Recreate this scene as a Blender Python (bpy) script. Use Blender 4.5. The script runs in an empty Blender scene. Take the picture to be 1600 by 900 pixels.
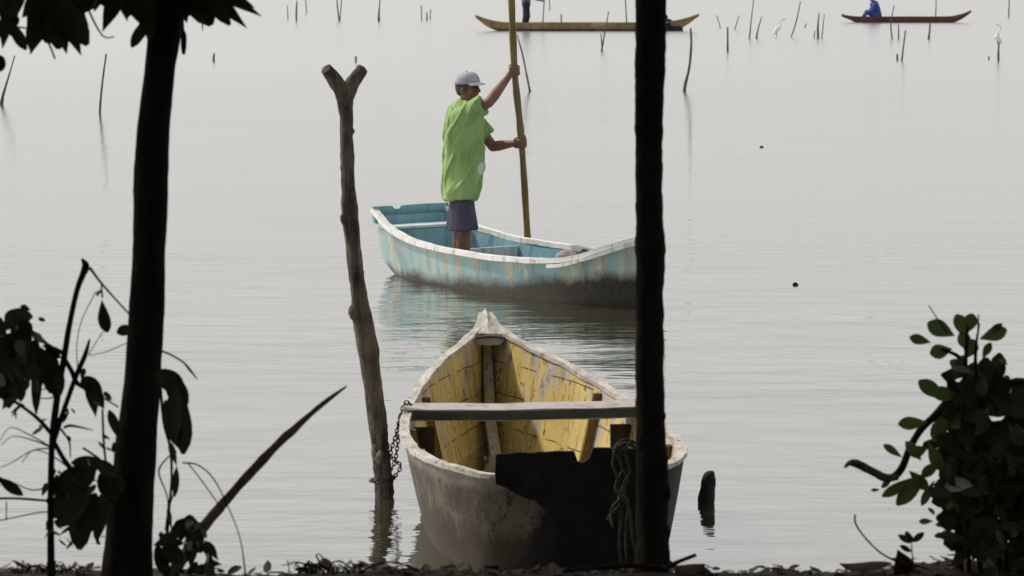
import bpy, bmesh, math, random
import numpy as np
from mathutils import Vector, Matrix, noise as mnoise

R = math.radians
random.seed(7)
S = bpy.context.scene
COL = S.collection

# ------------------------------------------------------------------ camera, sky, sun, exposure
H = 2.8                      # eye height above the water
F = 5000.0                   # focal length in pixels of the 1600 px wide picture
TH = math.atan(535 / F)      # the horizon lies above the frame
cam_d = bpy.data.cameras.new('camera')
cam = bpy.data.objects.new('camera', cam_d)
COL.objects.link(cam)
cam.location = (0, 0, H)
cam.rotation_euler = (math.pi / 2 - TH, 0, 0)
cam_d.sensor_width = 36
cam_d.lens = 36 * F / 1600
cam_d.clip_end = 20000
cam_d.dof.use_dof = True
cam_d.dof.focus_distance = 22
cam_d.dof.aperture_fstop = 9.0
S.camera = cam

SUN_EL, SUN_AZ = 45, -60     # azimuth measured from +Y (away from the camera) towards +X
world = bpy.data.worlds.new('World')
S.world = world
world.use_nodes = True
wn = world.node_tree
wn.nodes.clear()
w_out = wn.nodes.new('ShaderNodeOutputWorld')
w_bg = wn.nodes.new('ShaderNodeBackground')
w_sky = wn.nodes.new('ShaderNodeTexSky')
w_sky.sky_type = 'NISHITA'
w_sky.sun_disc = False
w_sky.sun_elevation = R(SUN_EL)
w_sky.sun_rotation = R(SUN_AZ)
w_sky.dust_density = 6.0
w_sky.air_density = 1.0
w_hs = wn.nodes.new('ShaderNodeHueSaturation')
w_hs.inputs['Saturation'].default_value = 0.10
w_mix = wn.nodes.new('ShaderNodeMix')           # thin even cloud over the whole sky
w_mix.data_type = 'RGBA'
w_mix.inputs[0].default_value = 0.72
w_mix.inputs[7].default_value = (9.3, 9.05, 8.95, 1)
w_tc = wn.nodes.new('ShaderNodeTexCoord')       # cloud is brightest low down, greyer overhead
w_sp = wn.nodes.new('ShaderNodeSeparateXYZ')
w_rp = wn.nodes.new('ShaderNodeValToRGB')
w_rp.color_ramp.elements[0].position = 0.02
w_rp.color_ramp.elements[0].color = (9.75, 9.55, 9.43, 1)
w_rp.color_ramp.elements[1].position = 0.55
w_rp.color_ramp.elements[1].color = (6.5, 6.65, 6.7, 1)
wn.links.new(w_tc.outputs['Generated'], w_sp.inputs[0])
wn.links.new(w_sp.outputs[2], w_rp.inputs[0])
wn.links.new(w_rp.outputs[0], w_mix.inputs[7])
wn.links.new(w_sky.outputs[0], w_hs.inputs['Color'])
wn.links.new(w_hs.outputs[0], w_mix.inputs[6])
wn.links.new(w_mix.outputs[2], w_bg.inputs[0])
w_bg.inputs[1].default_value = 0.0965
wn.links.new(w_bg.outputs[0], w_out.inputs[0])

sun_d = bpy.data.lights.new('sun', 'SUN')
sun_d.energy = 3.2
sun_d.angle = R(4)
sun_d.color = (1.0, 0.94, 0.85)
sun = bpy.data.objects.new('sun', sun_d)
COL.objects.link(sun)
to_sun = Vector((math.sin(R(SUN_AZ)) * math.cos(R(SUN_EL)), math.cos(R(SUN_AZ)) * math.cos(R(SUN_EL)), math.sin(R(SUN_EL))))
sun.rotation_euler = to_sun.to_track_quat('Z', 'Y').to_euler()
sun.location = (-20, 0, 30)

S.view_settings.view_transform = 'Standard'
S.view_settings.look = 'None'
S.view_settings.gamma = 1
S.view_settings.exposure = 0.0
S.view_settings.use_curve_mapping = False

# ------------------------------------------------------------------ helpers
_c, _s = math.cos(TH), math.sin(TH)


def ray(px, py):
    u, v = (px - 800) / F, -(py - 450) / F
    return Vector((u, v * _s + _c, v * _c - _s))


def at(px, py, D):
    """Point seen at pixel px,py and D metres out from the camera."""
    d = ray(px, py)
    return d * (D / d.y) + Vector((0, 0, H))


def on_water(px, py, z=0.0):
    d = ray(px, py)
    return d * ((z - H) / d.z) + Vector((0, 0, H))


def pxm(D):
    return F / D


class MB:
    def __init__(self):
        self.v, self.f = [], []

    def add(self, vs, fs):
        n = len(self.v)
        self.v += [tuple(p) for p in vs]
        self.f += [tuple(i + n for i in f) for f in fs]

    def tube(self, pts, rad, seg=10, rough=0.0, freq=6.0, seed=0, cap=True, flat=None):
        pts = [Vector(p) for p in pts]
        n = len(pts)
        up = Vector((0.31, 0.57, 0.76)).normalized()
        vs, fs = [], []
        prev = None
        for i, p in enumerate(pts):
            t = (pts[min(i + 1, n - 1)] - pts[max(i - 1, 0)]).normalized()
            if prev is None:
                a = t.cross(up)
                if a.length < 0.1:
                    a = t.cross(Vector((1, 0, 0)))
                a.normalize()
            else:
                a = (prev - t * prev.dot(t)).normalized()
            prev = a
            b = t.cross(a)
            r = rad[i] if hasattr(rad, '__len__') else rad
            for k in range(seg):
                th = 2 * math.pi * k / seg
                q = a * math.cos(th) + b * math.sin(th)
                rr = r
                if rough:
                    w = p + q * r
                    rr = r * (1 + rough * mnoise.noise(w * freq + Vector((seed, seed * 1.7, 0))) + 0.5 * rough * mnoise.noise(w * freq * 3.1 + Vector((seed, 3, 9))))
                vs.append(p + q * rr)
        for i in range(n - 1):
            for k in range(seg):
                k2 = (k + 1) % seg
                fs.append((i * seg + k, i * seg + k2, (i + 1) * seg + k2, (i + 1) * seg + k))
        if cap:
            fs.append(tuple(range(seg - 1, -1, -1)))
            fs.append(tuple((n - 1) * seg + k for k in range(seg)))
        self.add(vs, fs)

    def ball(self, c, r, seg=12, rings=8, m=None):
        """Ellipsoid; r is a radius or three radii, m an optional rotation."""
        c = Vector(c)
        r = (r, r, r) if not hasattr(r, '__len__') else r
        vs = [(0, 0, r[2])]
        for i in range(1, rings):
            ph = math.pi * i / rings
            for k in range(seg):
                th = 2 * math.pi * k / seg
                vs.append((r[0] * math.sin(ph) * math.cos(th), r[1] * math.sin(ph) * math.sin(th), r[2] * math.cos(ph)))
        vs.append((0, 0, -r[2]))
        vs = [Vector(v) for v in vs]
        if m:
            vs = [m @ v for v in vs]
        vs = [v + c for v in vs]
        fs = [(0, 1 + k, 1 + (k + 1) % seg) for k in range(seg)]
        for i in range(rings - 2):
            a, b = 1 + i * seg, 1 + (i + 1) * seg
            fs += [(a + k, b + k, b + (k + 1) % seg, a + (k + 1) % seg) for k in range(seg)]
        last = len(vs) - 1
        a = 1 + (rings - 2) * seg
        fs += [(last, a + (k + 1) % seg, a + k) for k in range(seg)]
        self.add(vs, fs)

    def limb(self, pts, rad, seg=12):
        """Closed tapered limb: tube plus a ball at every joint."""
        self.tube(pts, rad, seg)
        for p, r in zip(pts, rad):
            self.ball(p, r, seg, 8)

    def box(self, c, d, m=None):
        c = Vector(c)
        vs = [Vector((sx * d[0] / 2, sy * d[1] / 2, sz * d[2] / 2)) for sz in (-1, 1) for sy in (-1, 1) for sx in (-1, 1)]
        if m:
            vs = [m @ v for v in vs]
        self.add([v + c for v in vs], [(0, 2, 3, 1), (4, 5, 7, 6), (0, 1, 5, 4), (2, 6, 7, 3), (0, 4, 6, 2), (1, 3, 7, 5)])

    def prism(self, outline, y0, y1):
        """Outline in x,z pulled from y0 to y1."""
        n = len(outline)
        vs = [(x, y0, z) for x, z in outline] + [(x, y1, z) for x, z in outline]
        fs = [tuple(range(n)), tuple(range(2 * n - 1, n - 1, -1))]
        fs += [(i, i + n, (i + 1) % n + n, (i + 1) % n) for i in range(n)]
        self.add(vs, fs)

    def sweep_rect(self, pts, side, w, h):
        """Rail: rectangle w by h along pts; side gives each point's sideways direction."""
        vs, fs = [], []
        n = len(pts)
        for p, s in zip(pts, side):
            p, s = Vector(p), Vector(s)
            for a, b in ((-.5, -.5), (.5, -.5), (.5, .5), (-.5, .5)):
                vs.append(p + s * (a * w) + Vector((0, 0, b * h)))
        for i in range(n - 1):
            for k in range(4):
                k2 = (k + 1) % 4
                fs.append((i * 4 + k, i * 4 + k2, i * 4 + 4 + k2, i * 4 + 4 + k))
        fs += [(3, 2, 1, 0), tuple((n - 1) * 4 + k for k in range(4))]
        self.add(vs, fs)

    def leaf(self, b, t, w, n=(0, -1, 0.3), shape='oval', bend=0.0, fold=0.18, ns=6):
        b, t = Vector(b), Vector(t)
        a = t - b
        L = a.length
        n = Vector(n)
        side = a.cross(n)
        if side.length < 1e-5:
            side = a.cross(Vector((1, .2, .3)))
        side.normalize()
        up = side.cross(a).normalized()
        vs, fs = [], []
        for i in range(ns + 1):
            s = i / ns
            if shape == 'oval':
                k = math.sin(math.pi * min(1, s * 0.98 + 0.01)) ** 0.65
            elif shape == 'obovate':
                k = math.sin(math.pi * (s * 0.97 + 0.01) ** 1.5) ** 0.7
            else:
                k = (math.sin(math.pi * (s * 0.98 + 0.01) ** 0.7)) ** 1.1
            c = b + a * s + up * (bend * L * math.sin(math.pi * s * 0.5) ** 2)
            hw = 0.5 * w * k
            vs += [c - side * hw + up * (fold * hw), c, c + side * hw + up * (fold * hw)]
        for i in range(ns):
            j = i * 3
            fs += [(j, j + 1, j + 4, j + 3), (j + 1, j + 2, j + 5, j + 4)]
        self.add(vs, fs)

    def mesh(self, name):
        me = bpy.data.meshes.new(name)
        me.from_pydata(self.v, [], self.f)
        me.validate()
        me.update()
        return me

    def build(self, name, mat, parent=None, smooth=True, recalc=True):
        me = self.mesh(name)
        if recalc:
            bm = bmesh.new()
            bm.from_mesh(me)
            bmesh.ops.recalc_face_normals(bm, faces=bm.faces)
            bm.to_mesh(me)
            bm.free()
        return link(name, me, mat, parent, smooth)


def link(name, me, mat, parent=None, smooth=True):
    o = bpy.data.objects.new(name, me)
    COL.objects.link(o)
    if mat:
        me.materials.append(mat)
    if smooth:
        me.shade_smooth()
    if parent:
        o.parent = parent
    return o


def bake(o, mods):
    """Apply modifiers (type, settings) to o's own mesh."""
    for t, kw in mods:
        m = o.modifiers.new(t, t)
        for k, v in kw.items():
            setattr(m, k, v)
    dg = bpy.context.evaluated_depsgraph_get()
    dg.update()
    me = bpy.data.meshes.new_from_object(o.evaluated_get(dg))
    old = o.data
    o.modifiers.clear()
    o.data = me
    bpy.data.meshes.remove(old)
    if not me.materials and False:
        pass
    me.shade_smooth()
    return o


def tag(o, label=None, cat=None, group=None, kind=None):
    if label:
        o['label'] = label
    if cat:
        o['category'] = cat
    if group:
        o['group'] = group
    if kind:
        o['kind'] = kind
    return o


def thing(name, label, cat, loc=(0, 0, 0), rz=0, group=None):
    o = bpy.data.objects.new(name, None)
    o.empty_display_size = 0.2
    COL.objects.link(o)
    o.location = loc
    o.rotation_euler = (0, 0, rz)
    return tag(o, label, cat, group)


def smoothpts(pts, n=8):
    """Catmull-Rom through points of any dimension."""
    P = [np.array(p, float) for p in pts]
    P = [2 * P[0] - P[1]] + P + [2 * P[-1] - P[-2]]
    out = []
    for i in range(1, len(P) - 2):
        for k in range(n):
            t = k / n
            a, b, c, d = P[i - 1], P[i], P[i + 1], P[i + 2]
            out.append(0.5 * ((2 * b) + (c - a) * t + (2 * a - 5 * b + 4 * c - d) * t * t + (3 * b - a - 3 * c + d) * t ** 3))
    out.append(P[-2])
    return out


def pxtube(mb, spec, D, n=5, seg=8, rough=0.0, freq=8, seed=0, dy=0.0):
    """Tube from (px, py, width in px) marks around the distance D; dy makes it lean away or towards us."""
    q = smoothpts(spec, n)
    m = len(q)
    pts, rad = [], []
    for i, (x, y, w) in enumerate(q):
        d = D + dy * i / (m - 1)
        pts.append(at(x, y, d))
        rad.append(max(0.0012, 0.5 * w / pxm(d)))
    mb.tube(pts, rad, seg, rough, freq, seed)
    return pts


# ------------------------------------------------------------------ materials
class NT:
    def __init__(self, name):
        self.m = bpy.data.materials.new(name)
        self.m.use_nodes = True
        self.t = self.m.node_tree
        self.b = self.t.nodes['Principled BSDF']
        self.co = self.t.nodes.new('ShaderNodeTexCoord')

    def n(self, typ, **kw):
        nd = self.t.nodes.new(typ)
        for k, v in kw.items():
            setattr(nd, k, v)
        return nd

    def l(self, a, b):
        self.t.links.new(a, b)

    def noise(self, scale, detail=6, rough=0.6, stretch=(1, 1, 1), loc=(0, 0, 0), src='Object'):
        mp = self.n('ShaderNodeMapping')
        mp.inputs['Scale'].default_value = stretch
        mp.inputs['Location'].default_value = loc
        self.l(self.co.outputs[src], mp.inputs[0])
        nz = self.n('ShaderNodeTexNoise')
        nz.inputs['Scale'].default_value = scale
        nz.inputs['Detail'].default_value = detail
        nz.inputs['Roughness'].default_value = rough
        self.l(mp.outputs[0], nz.inputs['Vector'])
        return nz.outputs['Fac']

    def ramp(self, fac, stops):
        r = self.n('ShaderNodeValToRGB')
        e = r.color_ramp.elements
        while len(e) < len(stops):
            e.new(0.5)
        for i, (p, c) in enumerate(stops):
            e[i].position = p
            e[i].color = (c, c, c, 1) if not hasattr(c, '__len__') else (*c, 1)
        self.l(fac, r.inputs[0])
        return r.outputs[0]

    def mix(self, fac, a, b):
        x = self.n('ShaderNodeMix', data_type='RGBA')
        for sock, v in ((0, fac), (6, a), (7, b)):
            if isinstance(v, bpy.types.NodeSocket):
                self.l(v, x.inputs[sock])
            elif sock == 0:
                x.inputs[0].default_value = v
            else:
                x.inputs[sock].default_value = (*v, 1)
        return x.outputs[2]

    def math(self, op, a, b=None, clamp=False):
        x = self.n('ShaderNodeMath', operation=op, use_clamp=clamp)
        for i, v in enumerate((a, b)):
            if v is None:
                continue
            if isinstance(v, bpy.types.NodeSocket):
                self.l(v, x.inputs[i])
            else:
                x.inputs[i].default_value = v
        return x.outputs[0]

    def xyz(self, src='Object'):
        s = self.n('ShaderNodeSeparateXYZ')
        self.l(self.co.outputs[src], s.inputs[0])
        return s.outputs

    def bump(self, h, strength=0.4, dist=0.01):
        b = self.n('ShaderNodeBump')
        b.inputs['Strength'].default_value = strength
        b.inputs['Distance'].default_value = dist
        self.l(h, b.inputs['Height'])
        self.l(b.outputs[0], self.b.inputs['Normal'])

    def fin(self, col, rough=0.8, spec=0.3):
        if isinstance(col, bpy.types.NodeSocket):
            self.l(col, self.b.inputs['Base Color'])
        else:
            self.b.inputs['Base Color'].default_value = (*col, 1)
        if isinstance(rough, bpy.types.NodeSocket):
            self.l(rough, self.b.inputs['Roughness'])
        else:
            self.b.inputs['Roughness'].default_value = rough
        self.b.inputs['Specular IOR Level'].default_value = spec
        return self.m


def wood(name, dark, light, scale=8, stretch=(1, 1, 0.12), rough=0.85, bump=0.5, spec=0.2, dist=0.01, spots=None):
    t = NT(name)
    g = t.noise(scale * 3, 8, 0.65, stretch)
    p = t.noise(scale * 0.5, 4, 0.6)
    f = t.math('ADD', t.math('MULTIPLY', g, 0.6), t.math('MULTIPLY', p, 0.4))
    c = t.ramp(f, [(0.36, dark), (0.64, light)])
    if spots:
        c = t.mix(t.ramp(t.noise(scale * 1.3, 6, 0.7, loc=(4, 2, 7)), [(0.55, 0), (0.68, 1)]), c, spots)
    t.bump(g, bump, dist)
    return t.fin(c, rough, spec)


def paint(name, col, col2, under, dirt, peel=0.56, scale=5, streak=(1, 1, 0.25), mud=None, mud_z=None, mud_var=0.08, black_shade=None, strake=None, strake_y=None, worn_top=0.0, seams=None, rough=0.55, chips=0.66):
    """Old boat paint: two tones, peeling to the wood under it, dirt runs, mud up to a waterline."""
    t = NT(name)
    tone = t.ramp(t.noise(scale * 0.6, 5, 0.6, streak), [(0.35, col), (0.65, col2)])
    big = t.noise(scale, 8, 0.68, streak, (3, 1, 2))
    pb = t.math('ADD', big, t.math('MULTIPLY', t.math('SUBTRACT', t.xyz()[2], 0.38), worn_top)) if worn_top else big
    pm = t.ramp(pb, [(peel - 0.02, 0), (peel + 0.03, 1)])
    und = t.ramp(t.noise(scale * 6, 6, 0.7, streak), [(0.35, tuple(0.72 * x for x in under)), (0.65, under)])
    c = t.mix(pm, tone, und)
    fine = t.noise(scale * 5, 8, 0.75, (1, 1, 0.6), (7, 7, 1))
    c = t.mix(t.ramp(fine, [(chips - 0.02, 0), (chips + 0.03, 1)]), c, dirt)
    run = t.noise(scale * 3, 4, 0.6, (1, 1, 0.06), (1, 5, 2))
    c = t.mix(t.math('MULTIPLY', t.ramp(run, [(0.5, 0), (0.72, 1)]), 0.55), c, dirt)
    x, y, z = t.xyz()
    if seams:                      # plank seams running along the boat at given heights
        for zz in seams:
            wob = t.math('MULTIPLY', t.math('SUBTRACT', t.noise(2.0, 2, 0.5, loc=(zz, 3, 1)), 0.5), 0.05)
            d = t.math('ABSOLUTE', t.math('SUBTRACT', t.math('ADD', z, wob), zz))
            line = t.math('LESS_THAN', d, 0.004)
            c = t.mix(t.math('MULTIPLY', line, t.ramp(t.noise(6, 3, 0.6, loc=(9, zz, 2)), [(0.42, 0), (0.5, 0.8)])), c, (0.05, 0.035, 0.02))
    if strake:                     # paler worn top strake
        sm_ = t.ramp(t.math('ADD', z, t.math('MULTIPLY', t.math('SUBTRACT', t.noise(9, 5, 0.7, loc=(6, 1, 2)), 0.5), 0.10)), [(strake[0], 0), (strake[1], 1)])
        if strake_y:               # only aft of this station
            sm_ = t.math('MULTIPLY', sm_, t.math('LESS_THAN', y, strake_y))
        c = t.mix(t.math('MULTIPLY', sm_, 0.8), c, strake[2])
    if mud_z is not None:
        nz = t.math('MULTIPLY', t.math('SUBTRACT', t.math('ADD', t.math('MULTIPLY', t.noise(scale * 0.8, 3, 0.5, (1, 1, 0.6), (2, 8, 3)), 0.6), t.math('MULTIPLY', t.noise(scale * 9, 6, 0.75, (1, 1, 0.6), (2, 3, 3)), 0.4)), 0.5), mud_var * 4)
        if isinstance(mud_z, tuple):     # waterline stain rising along the boat's length
            lvl = t.math('ADD', t.math('MULTIPLY', t.math('POWER', t.math('MAXIMUM', t.math('SUBTRACT', y, mud_z[2]), 0.0), 1.3), mud_z[1]), mud_z[0])
        else:
            lvl = mud_z
        h = t.math('SUBTRACT', t.math('ADD', z, nz), lvl)
        mm = t.ramp(t.math('ADD', t.math('MULTIPLY', h, 4), 0.5, True), [(0.30, 1), (0.66, 0)])
        mc = t.ramp(t.noise(scale * 4, 6, 0.7), [(0.35, tuple(0.55 * q for q in mud)), (0.65, mud)])
        c = t.mix(mm, c, mc)
    if black_shade:                        # shade on the hull round the stern board, painted in black
        nz = t.math('MULTIPLY', t.math('SUBTRACT', t.noise(5, 5, 0.6, loc=(5, 5, 5)), 0.5), 0.3)
        d = t.math('ADD', t.math('SUBTRACT', x, black_shade[0]), t.math('MULTIPLY', t.math('SUBTRACT', z, black_shade[1]), black_shade[2]))
        mm = t.ramp(t.math('ADD', t.math('MULTIPLY', t.math('ADD', d, nz), 5), 0.5, True), [(0.4, 0), (0.6, 1)])
        c = t.mix(mm, c, (0.012, 0.010, 0.009))
    t.bump(t.math('ADD', big, t.math('MULTIPLY', fine, 0.4)), 0.45, 0.008)
    return t.fin(c, rough, 0.3)


def simple(name, a, b, scale=10, rough=0.7, bump=0.2, spec=0.3, stretch=(1, 1, 1), dist=0.005):
    t = NT(name)
    nz = t.noise(scale, 6, 0.62, stretch)
    t.bump(nz, bump, dist)
    return t.fin(t.ramp(nz, [(0.33, a), (0.67, b)]), rough, spec)


def leaf_mat(name, a, b, rough=0.5, trans=0.12):
    t = NT(name)
    nz = t.noise(9, 4, 0.6)
    t.b.inputs['Transmission Weight'].default_value = 0
    c = t.ramp(nz, [(0.3, a), (0.7, b)])
    t.fin(c, rough, 0.3)
    tr = t.n('ShaderNodeBsdfTranslucent')
    t.l(t.mix(0.5, c, b), tr.inputs[0])
    mx = t.n('ShaderNodeMixShader')
    mx.inputs[0].default_value = trans
    out = t.t.nodes['Material Output']
    t.l(t.b.outputs[0], mx.inputs[1])
    t.l(tr.outputs[0], mx.inputs[2])
    t.l(mx.outputs[0], out.inputs[0])
    return t.m


M = {}
M['bark'] = wood('dark_bark', (0.012, 0.010, 0.008), (0.035, 0.029, 0.023), 9, (1, 1, 0.2), 0.95, 0.9, 0.05, 0.02)
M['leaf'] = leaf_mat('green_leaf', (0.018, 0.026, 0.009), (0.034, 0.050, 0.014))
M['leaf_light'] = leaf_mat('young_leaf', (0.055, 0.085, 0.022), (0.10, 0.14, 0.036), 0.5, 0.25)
M['leaf_dead'] = leaf_mat('dead_leaf', (0.016, 0.011, 0.008), (0.045, 0.031, 0.023), 0.8, 0.06)
M['soil'] = simple('damp_soil', (0.018, 0.013, 0.010), (0.045, 0.033, 0.024), 14, 0.95, 0.9, 0.1, dist=0.03)
M['twig'] = wood('dry_twig', (0.05, 0.038, 0.03), (0.17, 0.135, 0.11), 12, (1, 1, 0.3), 0.9, 0.5)
M['post'] = wood('weathered_post', (0.026, 0.021, 0.017), (0.215, 0.182, 0.145), 12, (1, 1, 0.12), 0.85, 1.0, 0.2, 0.02, (0.045, 0.035, 0.026))
M['stump'] = wood('wet_stump', (0.010, 0.009, 0.008), (0.035, 0.030, 0.025), 14, (1, 1, 0.4), 0.7, 0.8)
M['stake'] = wood('old_stake', (0.06, 0.052, 0.04), (0.15, 0.13, 0.10), 9, (1, 1, 0.2), 0.9, 0.3)
M['pole'] = wood('bamboo_pole', (0.11, 0.08, 0.03), (0.26, 0.20, 0.085), 7, (1, 1, 0.05), 0.6, 0.3)
M['skin'] = simple('tanned_skin', (0.155, 0.075, 0.045), (0.235, 0.115, 0.07), 7, 0.55, 0.1, 0.4)
M['hair'] = simple('grey_hair', (0.03, 0.027, 0.025), (0.09, 0.085, 0.08), 60, 0.8, 0.4)
M['cap'] = simple('washed_blue_cap', (0.27, 0.295, 0.345), (0.43, 0.46, 0.51), 14, 0.9, 0.25)
M['visor'] = simple('pale_visor', (0.5, 0.52, 0.55), (0.62, 0.63, 0.66), 10, 0.85, 0.1)
M['shorts'] = simple('slate_shorts', (0.054, 0.051, 0.082), (0.090, 0.086, 0.132), 9, 0.95, 0.3)
M['eye'] = simple('eye', (0.02, 0.015, 0.012), (0.03, 0.02, 0.02), 5, 0.3)


def shirt_mat():
    t = NT('green_shirt')
    nz = t.noise(7, 5, 0.6, (1, 1, 0.35))
    c = t.ramp(nz, [(0.3, (0.20, 0.33, 0.115)), (0.7, (0.34, 0.475, 0.20))])
    mp = t.n('ShaderNodeVectorMath', operation='DISTANCE')
    cm = t.n('ShaderNodeMapping')
    cm.inputs['Scale'].default_value = (1, 1, 0.8)
    t.l(t.co.outputs['Object'], cm.inputs[0])
    t.l(cm.outputs[0], mp.inputs[0])
    mp.inputs[1].default_value = (0.150, -0.125, 0.962 * 0.8)
    c = t.mix(t.math('MULTIPLY', t.ramp(mp.outputs['Value'], [(0.040, 1), (0.052, 0)]), t.ramp(t.noise(26, 4, 0.7), [(0.3, 0.55), (0.5, 0.95)])), c, (0.62, 0.66, 0.62))
    m2 = t.n('ShaderNodeVectorMath', operation='DISTANCE')
    m2.inputs[1].default_value = (0.165, -0.11, 0.84)
    t.l(t.co.outputs['Object'], m2.inputs[0])
    gm = t.math('MULTIPLY', t.math('LESS_THAN', m2.outputs['Value'], 0.035), t.ramp(t.noise(30, 2, 0.5), [(0.5, 0), (0.54, 1)]))
    c = t.mix(gm, c, (0.45, 0.5, 0.42))
    t.bump(t.noise(60, 3, 0.5), 0.15, 0.003)
    return t.fin(c, 0.92, 0.15)


M['shirt'] = shirt_mat()
# yellow boat
M['y_out'] = paint('weathered_hull', (0.090, 0.074, 0.054), (0.155, 0.132, 0.102), (0.075, 0.056, 0.036), (0.028, 0.021, 0.015), 0.50, 4.5, (1, 1, 0.9), (0.046, 0.032, 0.018), 0.20, 0.12, black_shade=(-0.13, 0.26, -0.35), strake=(0.36, 0.44, (0.27, 0.255, 0.225)), chips=0.57, rough=0.75)
M['y_in'] = paint('yellow_peeling', (0.54, 0.40, 0.13), (0.68, 0.53, 0.215), (0.50, 0.44, 0.39), (0.09, 0.06, 0.035), 0.56, 5, (1, 1, 0.35), seams=(0.12, 0.29, 0.46), chips=0.585, worn_top=0.22, strake=(0.345, 0.385, (0.50, 0.45, 0.41)), strake_y=2.55)
M['y_rail'] = wood('bleached_rail', (0.34, 0.305, 0.275), (0.66, 0.62, 0.57), 11, (1, 0.15, 1), 0.9, 0.7, 0.15, 0.008, (0.16, 0.12, 0.09))
M['y_stem'] = paint('worn_stem', (0.46, 0.37, 0.17), (0.56, 0.46, 0.22), (0.46, 0.42, 0.38), (0.12, 0.085, 0.055), 0.47, 7, (1, 1, 0.5), chips=0.58)
M['y_rib'] = wood('brown_rib', (0.06, 0.035, 0.018), (0.24, 0.15, 0.05), 8, (1, 1, 0.2), 0.8, 0.5)
M['y_thwart'] = paint('worn_thwart', (0.40, 0.36, 0.34), (0.50, 0.45, 0.43), (0.22, 0.20, 0.19), (0.10, 0.08, 0.07), 0.57, 5, (0.15, 1, 1), rough=0.8)
M['black_shade'] = simple('black_shaded_board', (0.006, 0.0055, 0.005), (0.016, 0.014, 0.012), 12, 0.85, 0.6, 0.15)  # black of the stern board and of the shade painted below it
M['edge'] = wood('thwart_shade', (0.035, 0.038, 0.035), (0.085, 0.088, 0.08), 9, (0.15, 1, 1), 0.85, 0.5)  # shaded front face of the thwart, darkened in the colour
M['knee'] = wood('dark_knee', (0.02, 0.015, 0.012), (0.07, 0.05, 0.04), 9, (1, 1, 0.3), 0.85, 0.5)
# blue boat
M['b_out'] = paint('aqua_hull', (0.19, 0.345, 0.375), (0.38, 0.50, 0.48), (0.54, 0.53, 0.42), (0.20, 0.15, 0.07), 0.54, 5.2, (1, 1, 0.3), (0.046, 0.040, 0.026), (0.060, 0.070, 1.1), 0.06)
M['b_in'] = paint('blue_inside', (0.14, 0.30, 0.38), (0.23, 0.41, 0.48), (0.35, 0.42, 0.42), (0.06, 0.07, 0.07), 0.60, 5, (1, 1, 0.4))
M['b_rail'] = paint('white_rail', (0.78, 0.78, 0.76), (0.84, 0.84, 0.82), (0.46, 0.38, 0.27), (0.20, 0.13, 0.07), 0.59, 6, (1, 0.5, 1), chips=0.63)
M['b_pale'] = paint('pale_blue_board', (0.50, 0.62, 0.66), (0.60, 0.68, 0.70), (0.35, 0.33, 0.28), (0.2, 0.16, 0.1), 0.62, 6)
M['b_aqua'] = paint('aqua_board', (0.16, 0.36, 0.43), (0.22, 0.44, 0.50), (0.35, 0.42, 0.42), (0.05, 0.05, 0.05), 0.62, 6)
M['c_yel'] = paint('mustard_canoe', (0.23, 0.155, 0.06), (0.33, 0.245, 0.11), (0.50, 0.40, 0.20), (0.08, 0.05, 0.03), 0.60, 1.6, (0.4, 0.4, 1), (0.05, 0.04, 0.035), 0.07, 0.02)
M['c_red'] = paint('maroon_canoe', (0.095, 0.036, 0.027), (0.14, 0.055, 0.04), (0.20, 0.10, 0.07), (0.05, 0.03, 0.02), 0.62, 1.6, (0.4, 0.4, 1))
M['c_dark'] = simple('canoe_inside', (0.05, 0.035, 0.02), (0.10, 0.07, 0.04), 5, 0.9)
M['rope'] = simple('frayed_rope', (0.014, 0.012, 0.009), (0.042, 0.036, 0.028), 40, 0.95, 0.6)
M['chain'] = simple('rusty_chain', (0.035, 0.028, 0.024), (0.11, 0.095, 0.085), 50, 0.6, 0.4, 0.5)
M['navy'] = simple('blue_cloth', (0.035, 0.06, 0.22), (0.06, 0.09, 0.30), 6, 0.9)
M['grey_cloth'] = simple('grey_cloth', (0.10, 0.13, 0.16), (0.16, 0.19, 0.22), 6, 0.9)
M['dark_cloth'] = simple('dark_cloth', (0.012, 0.016, 0.022), (0.028, 0.034, 0.042), 6, 0.9)
M['feather'] = simple('white_feather', (0.78, 0.77, 0.74), (0.84, 0.83, 0.81), 12, 0.8)
M['bill'] = simple('bill', (0.25, 0.18, 0.06), (0.32, 0.22, 0.08), 9, 0.5)
M['sack'] = simple('pale_sack', (0.34, 0.27, 0.23), (0.48, 0.40, 0.35), 14, 0.9, 0.5)


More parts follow.
